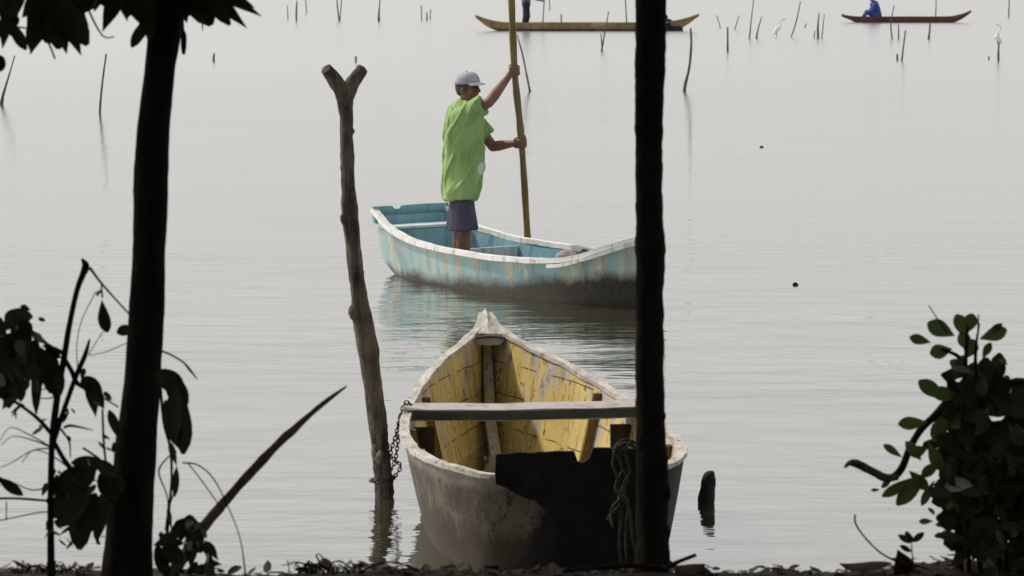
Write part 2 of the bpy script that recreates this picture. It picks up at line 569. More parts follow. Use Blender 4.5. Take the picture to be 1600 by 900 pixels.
def water_mat():
    t = NT('lagoon_water')
    nodes = t.t.nodes
    nodes.remove(t.b)
    out = nodes['Material Output']
    # long lazy swell, wind ripples and the calm or ruffled patches between them
    swell = t.noise(0.9, 2, 0.5, (0.55, 1.0, 1), src='Object')
    rip = t.noise(3.2, 3, 0.55, (0.42, 1.0, 1), (3, 1, 0), src='Object')
    fine = t.noise(10.0, 2, 0.5, (0.5, 1.0, 1), (8, 2, 0), src='Object')
    patch = t.ramp(t.noise(0.22, 4, 0.6, (0.45, 1, 1), (1, 6, 0), src='Object'), [(0.34, 0.12), (0.66, 1.0)])
    h = t.math('ADD', t.math('MULTIPLY', swell, 0.55), t.math('MULTIPLY', rip, 0.42))
    h = t.math('ADD', h, t.math('MULTIPLY', fine, 0.06))
    h = t.math('MULTIPLY', h, patch)
    calm = t.n('ShaderNodeMapRange')                 # ripples die out on the calm open lagoon
    calm.inputs['From Min'].default_value = 22
    calm.inputs['From Max'].default_value = 36
    calm.inputs['To Min'].default_value = 1.0
    calm.inputs['To Max'].default_value = 0.30
    t.l(t.xyz()[1], calm.inputs[0])
    h = t.math('MULTIPLY', h, calm.outputs[0])
    b = t.n('ShaderNodeBump')
    b.inputs['Strength'].default_value = 1.0
    b.inputs['Distance'].default_value = 0.064
    t.l(h, b.inputs['Height'])
    gl = t.n('ShaderNodeBsdfGlossy')
    gl.inputs['Color'].default_value = (0.955, 0.955, 0.945, 1)
    far = t.n('ShaderNodeMapRange')
    far.inputs['From Min'].default_value = 24
    far.inputs['From Max'].default_value = 75
    far.inputs['To Min'].default_value = 0.035
    far.inputs['To Max'].default_value = 0.24
    t.l(t.xyz()[1], far.inputs[0])
    t.l(far.outputs[0], gl.inputs['Roughness'])
    df = t.n('ShaderNodeBsdfDiffuse')
    df.inputs['Color'].default_value = (0.062, 0.058, 0.040, 1)
    t.l(b.outputs[0], gl.inputs['Normal'])
    lw = t.n('ShaderNodeFresnel')
    lw.inputs['IOR'].default_value = 1.75
    t.l(b.outputs[0], lw.inputs['Normal'])
    mr = t.n('ShaderNodeMapRange')
    mr.inputs['From Min'].default_value = 0.10
    mr.inputs['From Max'].default_value = 0.75
    mr.inputs['To Min'].default_value = 0.54
    mr.inputs['To Max'].default_value = 0.93
    t.l(lw.outputs[0], mr.inputs[0])
    mx = t.n('ShaderNodeMixShader')
    t.l(mr.outputs[0], mx.inputs[0])
    t.l(df.outputs[0], mx.inputs[1])
    t.l(gl.outputs[0], mx.inputs[2])
    t.l(mx.outputs[0], out.inputs[0])
    return t.m


M['water'] = water_mat()

# ------------------------------------------------------------------ the setting: water and bank
mb = MB()
mb.add([(-4000, 11.0, 0), (4000, 11.0, 0), (4000, 9000, 0), (-4000, 9000, 0)], [(0, 1, 2, 3)])
tag(mb.build('water', M['water'], smooth=False), 'calm silver grey lagoon water with faint ripples', kind='structure')


def bank_z(x, y):
    pts = [(-60, 2.2), (-4, 1.35), (2, 1.12), (6, 1.03), (8.4, 0.945), (9.7, 0.884), (10.1, 0.79), (11.2, 0.40), (12.6, -0.05), (14.5, -0.7)]
    z = float(np.interp(y, [p[0] for p in pts], [p[1] for p in pts]))
    z += 0.035 * mnoise.noise((x * 1.1, y * 1.1, 0)) + 0.014 * mnoise.noise((x * 5, y * 5, 4)) + 0.006 * mnoise.noise((x * 17, y * 17, 4))
    if y > 7:
        z += 0.027 * max(0.0, min(1.0, (x - 0.95) / 0.4))
        z += 0.012 * max(0.0, min(1.0, (-0.9 - x) / 0.3))
    return z


xs = [-60, -30, -15, -8, -5, -3.5] + list(np.linspace(-2.6, 2.6, 130)) + [3.5, 5, 8, 15, 30, 60]
ys = [-60, -30, -15, -8, -4, 0, 3, 5, 6.5] + list(np.linspace(7.4, 11.2, 70)) + [11.8, 12.6, 13.4, 14.5]
mb = MB()
mb.add([(x, y, bank_z(x, y)) for y in ys for x in xs],
       [(j * len(xs) + i, j * len(xs) + i + 1, (j + 1) * len(xs) + i + 1, (j + 1) * len(xs) + i) for j in range(len(ys) - 1) for i in range(len(xs) - 1)])
tag(mb.build('bank', M['soil']), 'dark earth bank at the edge of the lagoon', kind='structure')

# unseen foliage behind and above the camera, added to shade the bank
rnd = random.Random(3)
mb = MB()
for k in range(8600):
    zone = rnd.random()
    if zone < 0.55:      # added canopy overhead
        p = Vector((rnd.uniform(-13, 13), rnd.uniform(-5, 12.4), rnd.uniform(3.7, 8.0)))
    else:                # added undergrowth and tree bases behind
        p = Vector((rnd.uniform(-14, 14), rnd.uniform(-9, -1.5), rnd.uniform(1.0, 8.0)))
    if 0.3 < p.y and abs(p.x) < 2.5 and p.z < H + 0.05 * p.y + 1.0:
        continue
    d = Vector((rnd.uniform(-1, 1), rnd.uniform(-1, 1), rnd.uniform(-1, 0.3))).normalized() * rnd.uniform(0.35, 0.7)
    mb.leaf(p, p + d, d.length * 0.62, (rnd.uniform(-1, 1), rnd.uniform(-1, 1), 1), 'oval', 0.1, ns=3)
for k in range(16):
    x, y = rnd.uniform(-13, 13), rnd.uniform(-9, -2.5)
    mb.tube([(x, y, 1.0), (x + rnd.uniform(-.3, .3), y, 4), (x + rnd.uniform(-.6, .6), y + .4, 8)], [0.16, 0.12, 0.06], 8, 0.15)
tag(mb.build('shade_wood', M['leaf'], recalc=False), 'unseen wood added to shade the bank', 'shade_wood', kind='stuff')


# ------------------------------------------------------------------ boats
def make_stations(tab, n=48):
    tab = np.array(tab, float)
    u = np.linspace(0, 1, n)
    u = np.where(u < .5, u ** 1.35 * .5 / .5 ** 1.35, u)          # denser near the stern
    y = tab[0, 0] + (tab[-1, 0] - tab[0, 0]) * u
    # smooth monotone-ish interpolation: Catmull-Rom resample then linear lookup
    sm = np.array(smoothpts([tuple(r) for r in tab], 12))
    return [tuple([yy] + [float(np.interp(yy, sm[:, 0], sm[:, k])) for k in range(1, tab.shape[1])]) for yy in y]


def section(b, zt, bw, zk, inset=0.0, floor=0.0, n=7, flare=0.75):
    """Half a hull section from keel to gunwale."""
    b = max(b - inset, 0.004)
    bw = max(bw - inset, 0.003)
    zk = zk + floor
    pts = [(0, zk), (bw * 0.5, zk + 0.004), (bw * 0.86, zk + 0.015), (bw * 0.97, zk + 0.04)]
    z0 = zk + 0.04
    for i in range(1, n + 1):
        s = i / n
        pts.append((bw * 0.97 + (b - bw * 0.97) * s ** flare, z0 + (zt - z0) * s))
    return pts


def shell(st, inset=0.0, floor=0.0, y0=None, cap_stern=True, drop=0.0):
    mb = MB()
    rows = []
    for (y, b, zt, bw, zk) in st:
        if y0 is not None and y < y0:
            continue
        h = section(b, zt - drop, bw, zk, inset, floor)
        row = [(-x, y, z) for x, z in reversed(h[1:])] + [(x, y, z) for x, z in h]
        rows.append(row)
    w = len(rows[0])
    vs = [p for r in rows for p in r]
    fs = [(j * w + i, j * w + i + 1, (j + 1) * w + i + 1, (j + 1) * w + i) for j in range(len(rows) - 1) for i in range(w - 1)]
    if cap_stern:
        fs.append(tuple(range(w)))
    mb.add(vs, fs)
    return mb


def rail(st, w, h, out=0.0, up=0.0, y0=-9, y1=99, sides=(-1, 1), closed=False):
    mb = MB()
    for sg in sides:
        pts, sd = [], []
        ss = [s for s in st if y0 <= s[0] <= y1]
        for i, s in enumerate(ss):
            a, c = ss[max(i - 1, 0)], ss[min(i + 1, len(ss) - 1)]
            t = Vector((sg * (c[1] - a[1]), c[0] - a[0], 0)).normalized()
            n = Vector((t.y, -t.x, 0)) * sg
            pts.append(Vector((sg * s[1], s[0], s[2] + up)) + n * out)
            sd.append(n)
        mb.sweep_rect(pts, sd, w, h)
    return mb


def rough_edges(o, amt=0.004, freq=22, z_only=False):
    for v in o.data.vertices:
        d = mnoise.noise_vector(v.co * freq) * amt + mnoise.noise_vector(v.co * freq * .25) * amt * 1.5
        v.co += Vector((0, 0, d.z)) if z_only else d


# ---- the yellow boat moored at the bank
yb = thing('rowing_boat', 'weathered open boat with peeling yellow inside, moored at the bank with a broken dark stern', 'boat',
           (0.255, 14.12, 0), math.atan(0.101))
Y_ST = make_stations([  # along, half beam, sheer, half bottom, keel
    (-.030, .10, .435, .06, -.10), (-.016, .22, .435, .18, -.10), (.006, .30, .435, .26, -.10), (.035, .355, .435, .31, -.11), (.085, .405, .437, .36, -.115), (.17, .455, .44, .41, -.12), (.35, .545, .44, .47, -.13), (.6, .615, .435, .52, -.13),
    (1.0, .655, .43, .54, -.13), (1.6, .64, .435, .52, -.13), (2.15, .575, .455, .46, -.13), (2.7, .47, .49, .36, -.13),
    (3.2, .335, .535, .24, -.12), (3.6, .19, .58, .12, -.10), (3.88, .075, .635, .04, -.06), (4.06, .028, .70, .010, -.02)], 60)
o = shell(Y_ST).build('hull', M['y_out'], yb)
o = shell(Y_ST, 0.026, 0.05, 0.04).build('inner_planking', M['y_in'], yb)
for sg in (-1, 1):
    o = rail(Y_ST, 0.048, 0.022, -0.012, 0.009, sides=(sg,)).build('gunwale', M['y_rail'], yb, smooth=False)
    rough_edges(o, 0.005)
mb = MB()                            # solid wedge of pale wood that closes the bow
wedge = [(y, st_) for y, st_ in ((s_[0], s_) for s_ in Y_ST) if y > 3.76]
vs, fs = [], []
for y, q in wedge:
    b_ = max(q[1] - .004, .012)
    k_ = min(1, (y - 3.74) / .2)
    vs += [(-b_, y, q[2] + .012), (0, y, q[2] + .012 + .028 * k_), (b_, y, q[2] + .012), (b_ * .6, y, q[2] - .05), (-b_ * .6, y, q[2] - .05)]
for i in range(len(wedge) - 1):
    fs += [(i * 5 + k, i * 5 + (k + 1) % 5, i * 5 + 5 + (k + 1) % 5, i * 5 + 5 + k) for k in range(5)]
fs += [(4, 3, 2, 1, 0), tuple((len(wedge) - 1) * 5 + k for k in range(5))]
mb.add(vs, fs)
rough_edges(mb.build('breasthook', M['y_rail'], yb, smooth=False), .004)
# stem post and the worn keelson strip up the bow
mb = MB()
mb.tube([(0, 4.0, .2), (0, 4.04, .45), (0, 4.07, .66), (0.004, 4.085, .725)], [.030, .036, .036, .022], 6, .12, 14)
mb.tube([(0, 3.35, -.05), (0, 3.72, .12), (0, 3.86, .34), (0, 3.93, .56)], [.034, .036, .034, .028], 6, .15, 10)
mb.build('stem', M['y_stem'], yb, smooth=False)
mb = MB()
pts = [(0.115 * math.sin(a), 3.745 + .02 * math.cos(a), .585 + .028 * math.cos(a)) for a in np.linspace(-1.4, 1.4, 9)]
mb.tube(pts, [.008] * 9, 6)
mb.build('bow_loop', M['chain'], yb)
# thwart, with a dark strip added as the shade on its front
mb = MB()
n = 14
vs, fs = [], []
for i in range(n + 1):
    x = -.595 + 1.19 * i / n
    sag = -.006 * math.sin(math.pi * i / n) + .004 * mnoise.noise((x * 4, 0, 0))
    for (yy, zz) in ((1.93, .415), (1.93, .472), (2.12, .480), (2.12, .425)):
        vs.append((x, yy + .006 * mnoise.noise((x * 5, yy, 2)), zz + sag))
for i in range(n):
    for k in range(4):
        fs.append((i * 4 + k, i * 4 + (k + 1) % 4, i * 4 + 4 + (k + 1) % 4, i * 4 + 4 + k))
fs += [(0, 1, 2, 3), tuple(n * 4 + k for k in (3, 2, 1, 0))]
mb.add(vs, fs)
mb.build('thwart', M['y_thwart'], yb, smooth=False)
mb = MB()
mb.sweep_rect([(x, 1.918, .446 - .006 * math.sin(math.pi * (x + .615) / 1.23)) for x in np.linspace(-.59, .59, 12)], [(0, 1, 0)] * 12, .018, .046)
rough_edges(mb.build('thwart_front_shade', M['edge'], yb, smooth=False), .002)


def st_at(st, y):
    a = np.array(st)
    return [float(np.interp(y, a[:, 0], a[:, k])) for k in range(1, 5)]


def rib_curve(st, y, sg, z0, z1, inset, n=7):
    b, zt, bw, zk = st_at(st, y)
    h = section(b, zt, bw, zk, inset, 0.05)
    zz = np.linspace(z0, z1, n)
    hz = [p[1] for p in h[3:]]
    hx = [p[0] for p in h[3:]]
    return [Vector((sg * float(np.interp(z, hz, hx)), y, float(z))) for z in zz]


for (y, sg, lean, z1, wd, mt) in ((2.55, -1, .0, .445, .06, 'y_rib'), (2.55, 1, .0, .455, .06, 'y_rib'), (1.55, -1, 0, .43, .05, 'y_rib')):
    c = rib_curve(Y_ST, y, sg, -.05, z1, .044)
    mb = MB()
    vs, fs = [], []
    for i, p in enumerate(c):
        wv = wd * (1.15 - .35 * i / (len(c) - 1))
        for dx, dy in ((.022, -.5), (.022, .5), (-.022, .5), (-.022, -.5)):
            vs.append((p.x + sg * dx, p.y + dy * wv, p.z))
    for i in range(len(c) - 1):
        for k in range(4):
            fs.append((i * 4 + k, i * 4 + (k + 1) % 4, i * 4 + 4 + (k + 1) % 4, i * 4 + 4 + k))
    fs += [(0, 1, 2, 3), tuple((len(c) - 1) * 4 + k for k in (3, 2, 1, 0))]
    mb.add(vs, fs)
    mb.build('rib', M[mt], yb, smooth=False)
# dark knees that carry the thwart, and the two stern knees
for sg in (-1, 1):
    c = rib_curve(Y_ST, 2.0, sg, .10, .37, .03)
    mb = MB()
    out = [(p.x, p.z) for p in c] + [(c[-1].x - sg * .10, c[-1].z), (c[0].x - sg * .035, c[0].z)]
    mb.prism(out, 1.97, 2.02)
    mb.build('knee', M['knee'], yb, smooth=False)
    c = rib_curve(Y_ST, 1.05, sg, .18, .41, .03)
    mb = MB()
    out = [(p.x, p.z) for p in c] + [(c[-1].x - sg * .055, c[-1].z - .005), (c[-1].x - sg * .085, c[-1].z - .05), (c[0].x - sg * .06, c[0].z)]
    mb.prism(out, 1.03, 1.09)
    mb.build('knee', M['y_rib'], yb, smooth=False)
# broken black stern board with notches; its lower part paints in the stern's shade
mb = MB()
out = [(-.335, .43), (-.285, .405), (-.23, .372), (-.165, .345), (-.10, .30), (-.06, .245), (-.03, .18), (-.045, .12), (-.09, .04), (-.12, -.08), (.22, -.08), (.28, .05), (.335, .36), (.335, .575), (.24, .575), (.10, .578), (.085, .535), (.055, .512), (.03, .52), (.015, .566), (-.10, .565), (-.24, .562), (-.335, .558)]
dense = []
for i, p in enumerate(out):
    q = out[(i + 1) % len(out)]
    k = max(1, int(math.hypot(q[0] - p[0], q[1] - p[1]) / .015))
    for j in range(k):
        x, z = p[0] + (q[0] - p[0]) * j / k, p[1] + (q[1] - p[1]) * j / k
        a = .005 if z > .5 else .009
        w = mnoise.noise_vector((x * 18, z * 18, 3)) * a + mnoise.noise_vector((x * 55, z * 55, 1)) * a * .4
        dense.append((x + w.x, z + w.y))
mb.prism(dense, -.062, -.034)
o = mb.build('transom', M['black_shade'], yb, smooth=False)

# ---- the blue boat under way
AX = math.atan2(-.565, -.825)
bb = thing('wooden_boat', 'pale blue and white wooden boat that the man in green poles across the lagoon', 'boat', (-.86, 27.55, 0), math.atan2(-.565, -.825))
BW_ = [.26, .34, .43, .47, .485, .47, .375, .26, .15, .02]
B_ST = make_stations([
    (-.06, .36, .545, .26, .05), (.3, .41, .40, .33, -.06), (.8, .47, .325, .42, -.09), (1.3, .50, .305, .46, -.10), (1.8, .51, .30, .475, -.10),
    (2.3, .49, .305, .46, -.10), (2.8, .42, .335, .37, -.10), (3.1, .32, .42, .26, -.09), (3.26, .20, .492, .15, -.07), (3.41, .03, .56, .015, -.03)], 50)


shell(B_ST).build('hull', M['b_out'], bb)
shell(B_ST, 0.022, 0.06, 0.0).build('inner_planking', M['b_in'], bb)
for sg in (-1, 1):
    o = rail(B_ST, 0.060, 0.040, 0.002, 0.006, sides=(sg,)).build('gunwale', M['b_rail'], bb, smooth=False)
    rough_edges(o, 0.005, 9)
    o = rail(B_ST, 0.022, 0.028, 0.042, -0.032, y0=2.66, sides=(sg,)).build('rubbing_strake', M['b_rail'], bb, smooth=False)
mb = MB()
mb.prism([(-.37, .43), (.37, .43), (.385, .575), (.20, .575), (.17, .548), (.13, .545), (.10, .572), (-.10, .578), (-.385, .575)], -.05, -.015)
mb.build('stern_board', M['b_aqua'], bb, smooth=False)
mb = MB()
mb.box((0, .15, .412), (.76, .28, .022))
mb.build('stern_seat', M['b_pale'], bb, smooth=False)
mb = MB()
mb.prism([(-.28, .03), (.28, .03), (.365, .395), (-.365, .395)], .275, .295)
mb.build('seat_front', M['b_in'], bb, smooth=False)
mb = MB()
b_, zt_, bw_, zk_ = st_at(B_ST, .95)
mb.prism([(-bw_ + .03, -.03), (bw_ - .03, -.03), (b_ - .03, .27), (-b_ + .03, .27)], .93, .96)
mb.build('bulkhead', M['b_pale'], bb, smooth=False)
for yy in (1.7, 2.5):
    for sg in (-1, 1):
        c = rib_curve(B_ST, yy, sg, -.03, .27, .03)
        mb = MB()
        mb.sweep_rect(c, [Vector((0, 1, 0))] * len(c), .04, .02)
        vs, fs = [], []
        mb = MB()
        mb.tube(c, [.02] * len(c), 6)
        mb.build('rib', M['b_aqua'], bb)
mb = MB()
mb.box((0, 2.35, .235), (.9, .14, .028))
mb.build('thwart', M['b_aqua'], bb, smooth=False)


def in_boat(X, Y, z):
    a = math.atan2(-.565, -.825)
    return Vector((-.86 + X * math.cos(a) - Y * math.sin(a), 27.55 + X * math.sin(a) + Y * math.cos(a), z))


# things lying in the blue boat
mb = MB()
mb.ball((0, 0, 0), (.10, .075, .065), 14, 10)
for v in range(len(mb.v)):
    q = Vector(mb.v[v])
    mb.v[v] = tuple(q * (1 + .35 * mnoise.noise(q * 14)))
o = mb.build('cloth_bundle', M['sack'])
o.location = in_boat(.02, 2.36, .305)
tag(o, 'pale crumpled cloth bundle on the thwart of the blue boat', 'bundle')
mb = MB()
mb.tube([(0, 0, -.02), (.01, .0, .03), (.0, .01, .07), (-.02, .01, .095)], [.075, .08, .06, .02], 10, .35, 14, 3)
o = mb.build('dark_bag', M['dark_cloth'])
o.location = in_boat(-.13, 2.36, .265)
tag(o, 'small dark bag beside the pale cloth bundle in the blue boat', 'bag')
mb = MB()
mb.tube([(-.09, 0, 0), (-.02, 0.01, .012), (.05, 0, .006), (.1, 0, .018)], [.012, .016, .013, .007], 6, .3)
mb.tube([(-.02, 0, .01), (-.035, .0, .05)], [.008, .004], 5)
o = mb.build('driftwood_stick', M['post'])
o.location = in_boat(-.40, 2.62, .375)
tag(o, 'short knotty stick lying on the gunwale of the blue boat near its bow', 'stick')


# ------------------------------------------------------------------ people
def hand_on_pole(mb, wrist, C, d, r, sgn, s=1.0):
    """Palm and five fingers closed round a pole at C with direction d."""
    d = d.normalized()
    e1 = wrist - C
    e1 = (e1 - d * e1.dot(d)).normalized()
    e2 = d.cross(e1) * sgn
    pal = C + e1 * (r + .016) + e2 * .006
    mb.limb([wrist, wrist.lerp(pal, .5), pal], [.027 * s, .031 * s, .030 * s], 10)
    for k in (-.028, -.009, .010, .028):
        mb.ball(pal + d * k, .022 * s, 10, 6)
    ends = (215, 235, 228, 200)
    for i in range(4):
        off = d * ((i - 1.5) * -.0205)
        ang = np.linspace(12, ends[i], 6)
        pts = [C + off + (e1 * math.cos(R(a)) + e2 * math.sin(R(a))) * (r + .010) for a in ang]
        mb.limb(pts, [.0115 * s, .0115 * s, .0105 * s, .010 * s, .0095 * s, .0085 * s], 8)
    pts = [C + d * (.030 + .006 * j) + (e1 * math.cos(R(a)) - e2 * math.sin(R(a))) * (r + .011) for j, a in enumerate((8, 50, 95, 135))]
    mb.limb(pts, [.0155 * s, .0135 * s, .0115 * s, .0095 * s], 8)


man_px, man_D = 722, 26.6
man_loc = Vector((at(man_px, 442, man_D).x, man_D, 0.0))
FLOOR = -0.035
man = thing('person', 'man in green T-shirt, slate shorts and cap standing in the blue boat holding a pole', 'person', man_loc)


def mp(px, py, dy=0.0):
    """Pixel to man-local coordinates, dy metres behind his own distance."""
    return at(px, py, man_D + dy) - man_loc


# the pole first, so that the hands can close on it
p_top, p_a, p_b, p_bot = mp(798, -30, -.06), mp(804, 110, .02), mp(815, 223, .10), mp(825, 382, .52)
pd = (p_bot - p_top).normalized()
p_end = p_bot + pd * 0.75
q_pts = smoothpts([p_top - pd * .35, p_top, p_a, p_b, p_bot, p_end], 6)
mb = MB()
rr = [.0285 + .002 * math.sin(i * 1.9) + (.0035 if i % 7 == 3 else 0) for i in range(len(q_pts))]
mb.tube([Vector(p) + man_loc for p in q_pts], rr, 10, .06, 5)
tag(mb.build('punting_pole', M['pole']), 'long brown bamboo pole the man in green pushes into the water', 'pole')

C1, C2 = p_a, p_b
sh_r, sh_l = mp(722, 182, -.15), mp(737, 186, .17)
el_r, wr_r = mp(764, 160, -.20), mp(793, 122, -.035)
el_l, wr_l = mp(770, 229, .22), mp(803, 224, .115)
mb = MB()
# torso and neck
mb.limb([Vector((-.01, 0, .90)), Vector((-.015, 0, 1.08)), Vector((.0, 0, 1.25)), Vector((.02, 0, 1.37))], [.12, .115, .125, .11], 16)
mb.limb([mp(727, 172), mp(729, 158, 0), mp(731, 146)], [.065, .058, .06], 14)
# arms
mb.limb([sh_r, sh_r.lerp(el_r, .5), el_r], [.062, .052, .043], 12)
mb.limb([el_r, el_r.lerp(wr_r, .3), wr_r], [.043, .046, .029], 12)
mb.limb([sh_l, sh_l.lerp(el_l, .5), el_l], [.062, .05, .043], 12)
mb.limb([el_l, el_l.lerp(wr_l, .3), wr_l], [.043, .045, .029], 12)
hand_on_pole(mb, wr_r, C1, -pd, .029, 1)
hand_on_pole(mb, wr_l, C2, -pd, .029, 1)
# legs and feet
for sy, kx, ax in ((-1, .022, -.005), (1, -.005, -.04)):
    hip, knee, ank = Vector((-.01, .085 * sy, .90)), Vector((kx, .09 * sy, .47)), Vector((ax, .10 * sy, FLOOR + .09))
    mb.limb([hip, hip.lerp(knee, .5), knee], [.092, .078, .058], 14)
    mb.limb([knee, knee.lerp(ank, .35), ank], [.056, .062, .040], 14)
    mb.limb([ank, Vector((ax + .02, .10 * sy, FLOOR + .045)), Vector((ax + .13, .105 * sy, FLOOR + .03)), Vector((ax + .18, .107 * sy, FLOOR + .022))], [.042, .042, .034, .022], 10)
    for j in range(5):
        mb.ball((ax + .195 - .007 * j, (.075 + .016 * j if sy > 0 else -.075 - .016 * j), FLOOR + .016), (.022, .009, .013), 8, 6)
# head, turned a little towards us
hd = mp(731, 139)
HR = Matrix.Rotation(R(-26), 3, 'Z') @ Matrix.Rotation(R(-3), 3, 'Y')


def hp(x, y, z):
    return hd + HR @ Vector((x, y, z))


mb.ball(hp(-.008, 0, .02), (.096, .076, .098), 18, 12, HR)
mb.ball(hp(.025, 0, -.045), (.066, .060, .070), 16, 10, HR)     # jaw
mb.ball(hp(.068, 0, -.082), (.026, .030, .022), 12, 8, HR)       # chin
mb.limb([hp(.084, 0, .02), hp(.105, 0, -.018)], [.010, .015], 8)  # nose
mb.ball(hp(.094, 0, -.022), (.012, .02, .010), 8, 6, HR)
mb.limb([hp(.082, -.03, .036), hp(.089, 0, .038), hp(.082, .03, .036)], [.010, .011, .010], 8)   # brow
mb.limb([hp(.080, -.022, -.052), hp(.090, 0, -.050), hp(.080, .022, -.052)], [.007, .0095, .007], 8)  # lips
mb.limb([hp(.076, -.018, -.062), hp(.086, 0, -.063), hp(.076, .018, -.062)], [.007, .0095, .007], 8)
for sy in (-1, 1):
    mb.ball(hp(.060, .042 * sy, -.018), (.026, .022, .024), 10, 8, HR)   # cheek
    mb.ball(hp(-.012, .078 * sy, -.008), (.019, .010, .033), 10, 8, HR)  # ear
body = mb.build('body', M['skin'], man)
bake(body, [('REMESH', dict(mode='VOXEL', voxel_size=.0065)), ('SMOOTH', dict(factor=.5, iterations=2))])
for sy in (-1, 1):
    mb = MB()
    mb.ball(hp(.081, .032 * sy, .014), (.010, .013, .007), 10, 8, HR)
    mb.build('eye', M['eye'], man)
mb = MB()
mb.ball(hp(-.020, 0, .016), (.092, .080, .086), 16, 10, HR)
mb.ball(hp(-.052, 0, -.020), (.050, .062, .042), 14, 8, HR)
for sy in (-1, 1):
    mb.ball(hp(.012, .074 * sy, .012), (.016, .010, .030), 8, 6, HR)
hair = mb.build('hair', M['hair'], man)
bake(hair, [('REMESH', dict(mode='VOXEL', voxel_size=.007)), ('SMOOTH', dict(factor=.5, iterations=2))])
# cap: crown panels, visor, button
mb = MB()
vs, fs = [], []
NS = 24
for i in range(9):
    ph = math.pi / 2 * i / 8
    for k in range(NS):
        th = 2 * math.pi * k / NS
        f = 1.0 + .05 * max(0, math.cos(th)) * math.sin(ph)
        rx = .112 * math.sin(ph) ** .8 * f
        ry = .092 * math.sin(ph) ** .8
        vs.append(hp(-.006 + rx * math.cos(th), ry * math.sin(th), .042 + .098 * math.cos(ph) + .012 * max(0, math.cos(th)) * math.sin(ph * 2) + .0015 * math.cos(6 * th)))
for i in range(8):
    for k in range(NS):
        fs.append((i * NS + k, (i + 1) * NS + k, (i + 1) * NS + (k + 1) % NS, i * NS + (k + 1) % NS))
mb.add(vs, fs)
mb.ball(hp(-.006, 0, .142), .010, 8, 6)
cap = mb.build('cap', M['cap'], man)
cap.modifiers.new('Solidify', 'SOLIDIFY').thickness = .004
bake(cap, [])
mb = MB()
vs, fs = [], []
for i in range(15):
    a = R(-68 + 136 * i / 14)
    for j in range(6):
        e = j / 5
        ext = .060 * math.cos(a) ** .6 * e
        x = .100 * math.cos(a) + ext
        y = .094 * math.sin(a)
        vs.append(hp(x, y, .056 - .012 * e - .10 * y * y / .09 - .008 * e * e))
for i in range(14):
    for j in range(5):
        fs.append((i * 6 + j, (i + 1) * 6 + j, (i + 1) * 6 + j + 1, i * 6 + j + 1))
mb.add(vs, fs)
vis = mb.build('visor', M['visor'], man)
vis.modifiers.new('Solidify', 'SOLIDIFY').thickness = .005
bake(vis, [])
# T-shirt: loose rings round the trunk plus two sleeves
mb = MB()
rings = [  # px left, px right, py, half depth
    (714, 742, 157, .075), (706, 748, 163, .12), (699, 752, 171, .185), (696, 754, 182, .205), (693, 755, 200, .205), (692, 757, 222, .20),
    (691, 758, 245, .20), (690.5, 757, 268, .20), (690, 754, 288, .215), (691, 750, 303, .22), (693, 747, 311, .215)]
vs, fs = [], []
NS = 40
sm = smoothpts(rings, 5)
for i, (x0, x1, y, hd_) in enumerate(sm):
    c0, c1 = mp(x0, y), mp(x1, y)
    cx, hw, z = (c0.x + c1.x) / 2, (c1.x - c0.x) / 2, c0.z
    down = min(1, max(0, (y - 175) / 120))
    for k in range(NS):
        th = 2 * math.pi * k / NS
        fold = 1 + .05 * down * mnoise.noise((math.cos(th) * 2.6, math.sin(th) * 2.6, z * 1.6)) + .03 * down * math.sin(th * 7 + z * 6)
        rag = .02 * mnoise.noise((math.cos(th) * 1.5, math.sin(th) * 1.5, 3)) if i == len(sm) - 1 else 0
        px_, py_ = hw * math.cos(th) * fold, hd_ * math.sin(th) * fold
        a = R(-14)
        vs.append((cx + px_, py_ - .10 * px_, z + rag))
for i in range(len(sm) - 1):
    for k in range(NS):
        fs.append((i * NS + k, i * NS + (k + 1) % NS, (i + 1) * NS + (k + 1) % NS, (i + 1) * NS + k))
fs += [tuple(range(NS - 1, -1, -1)), tuple((len(sm) - 1) * NS + k for k in range(NS))]
mb.add(vs, fs)
for sh, el, ext, g in ((sh_r, el_r, .78, 1.0), (sh_l, el_l, .62, 1.0)):
    e = sh.lerp(el, ext)
    dr = (e - sh).normalized()
    mb.limb([sh - dr * .03, sh.lerp(e, .4)], [.085, .084], 16)
    mb.tube([sh, sh.lerp(e, .5), e], [.085 * g, .083 * g, .088 * g], 18, .10, 12)
    mb.tube([sh + Vector((0, 0, -.05)), sh.lerp(e, .6) + Vector((0, 0, -.03)), e + Vector((0, 0, -.022))], [.08, .07, .062], 16, .12, 12)
shirt = mb.build('t_shirt', M['shirt'], man)
bake(shirt, [('REMESH', dict(mode='VOXEL', voxel_size=.008)), ('SMOOTH', dict(factor=.5, iterations=4))])
for v in shirt.data.vertices:       # creases: long ones falling from the shoulder, finer ones under the arms
    q = v.co
    w = mnoise.noise((q.x * 8 - q.z * 4.0, q.y * 8, q.z * 1.5)) * .026
    rdg = 1 - (mnoise.noise((q.x * 9 - q.z * 4.5, q.y * 8, q.z * 1.6 + 5)) * 4) ** 2
    w += max(0, rdg) ** 2 * .022 - .007
    # the cloth pulls from the raised arm down across the side
    v.co += v.normal * max(w, -.005 if q.z < 1.0 else -.018)
bake(shirt, [('SMOOTH', dict(factor=.5, iterations=5))])
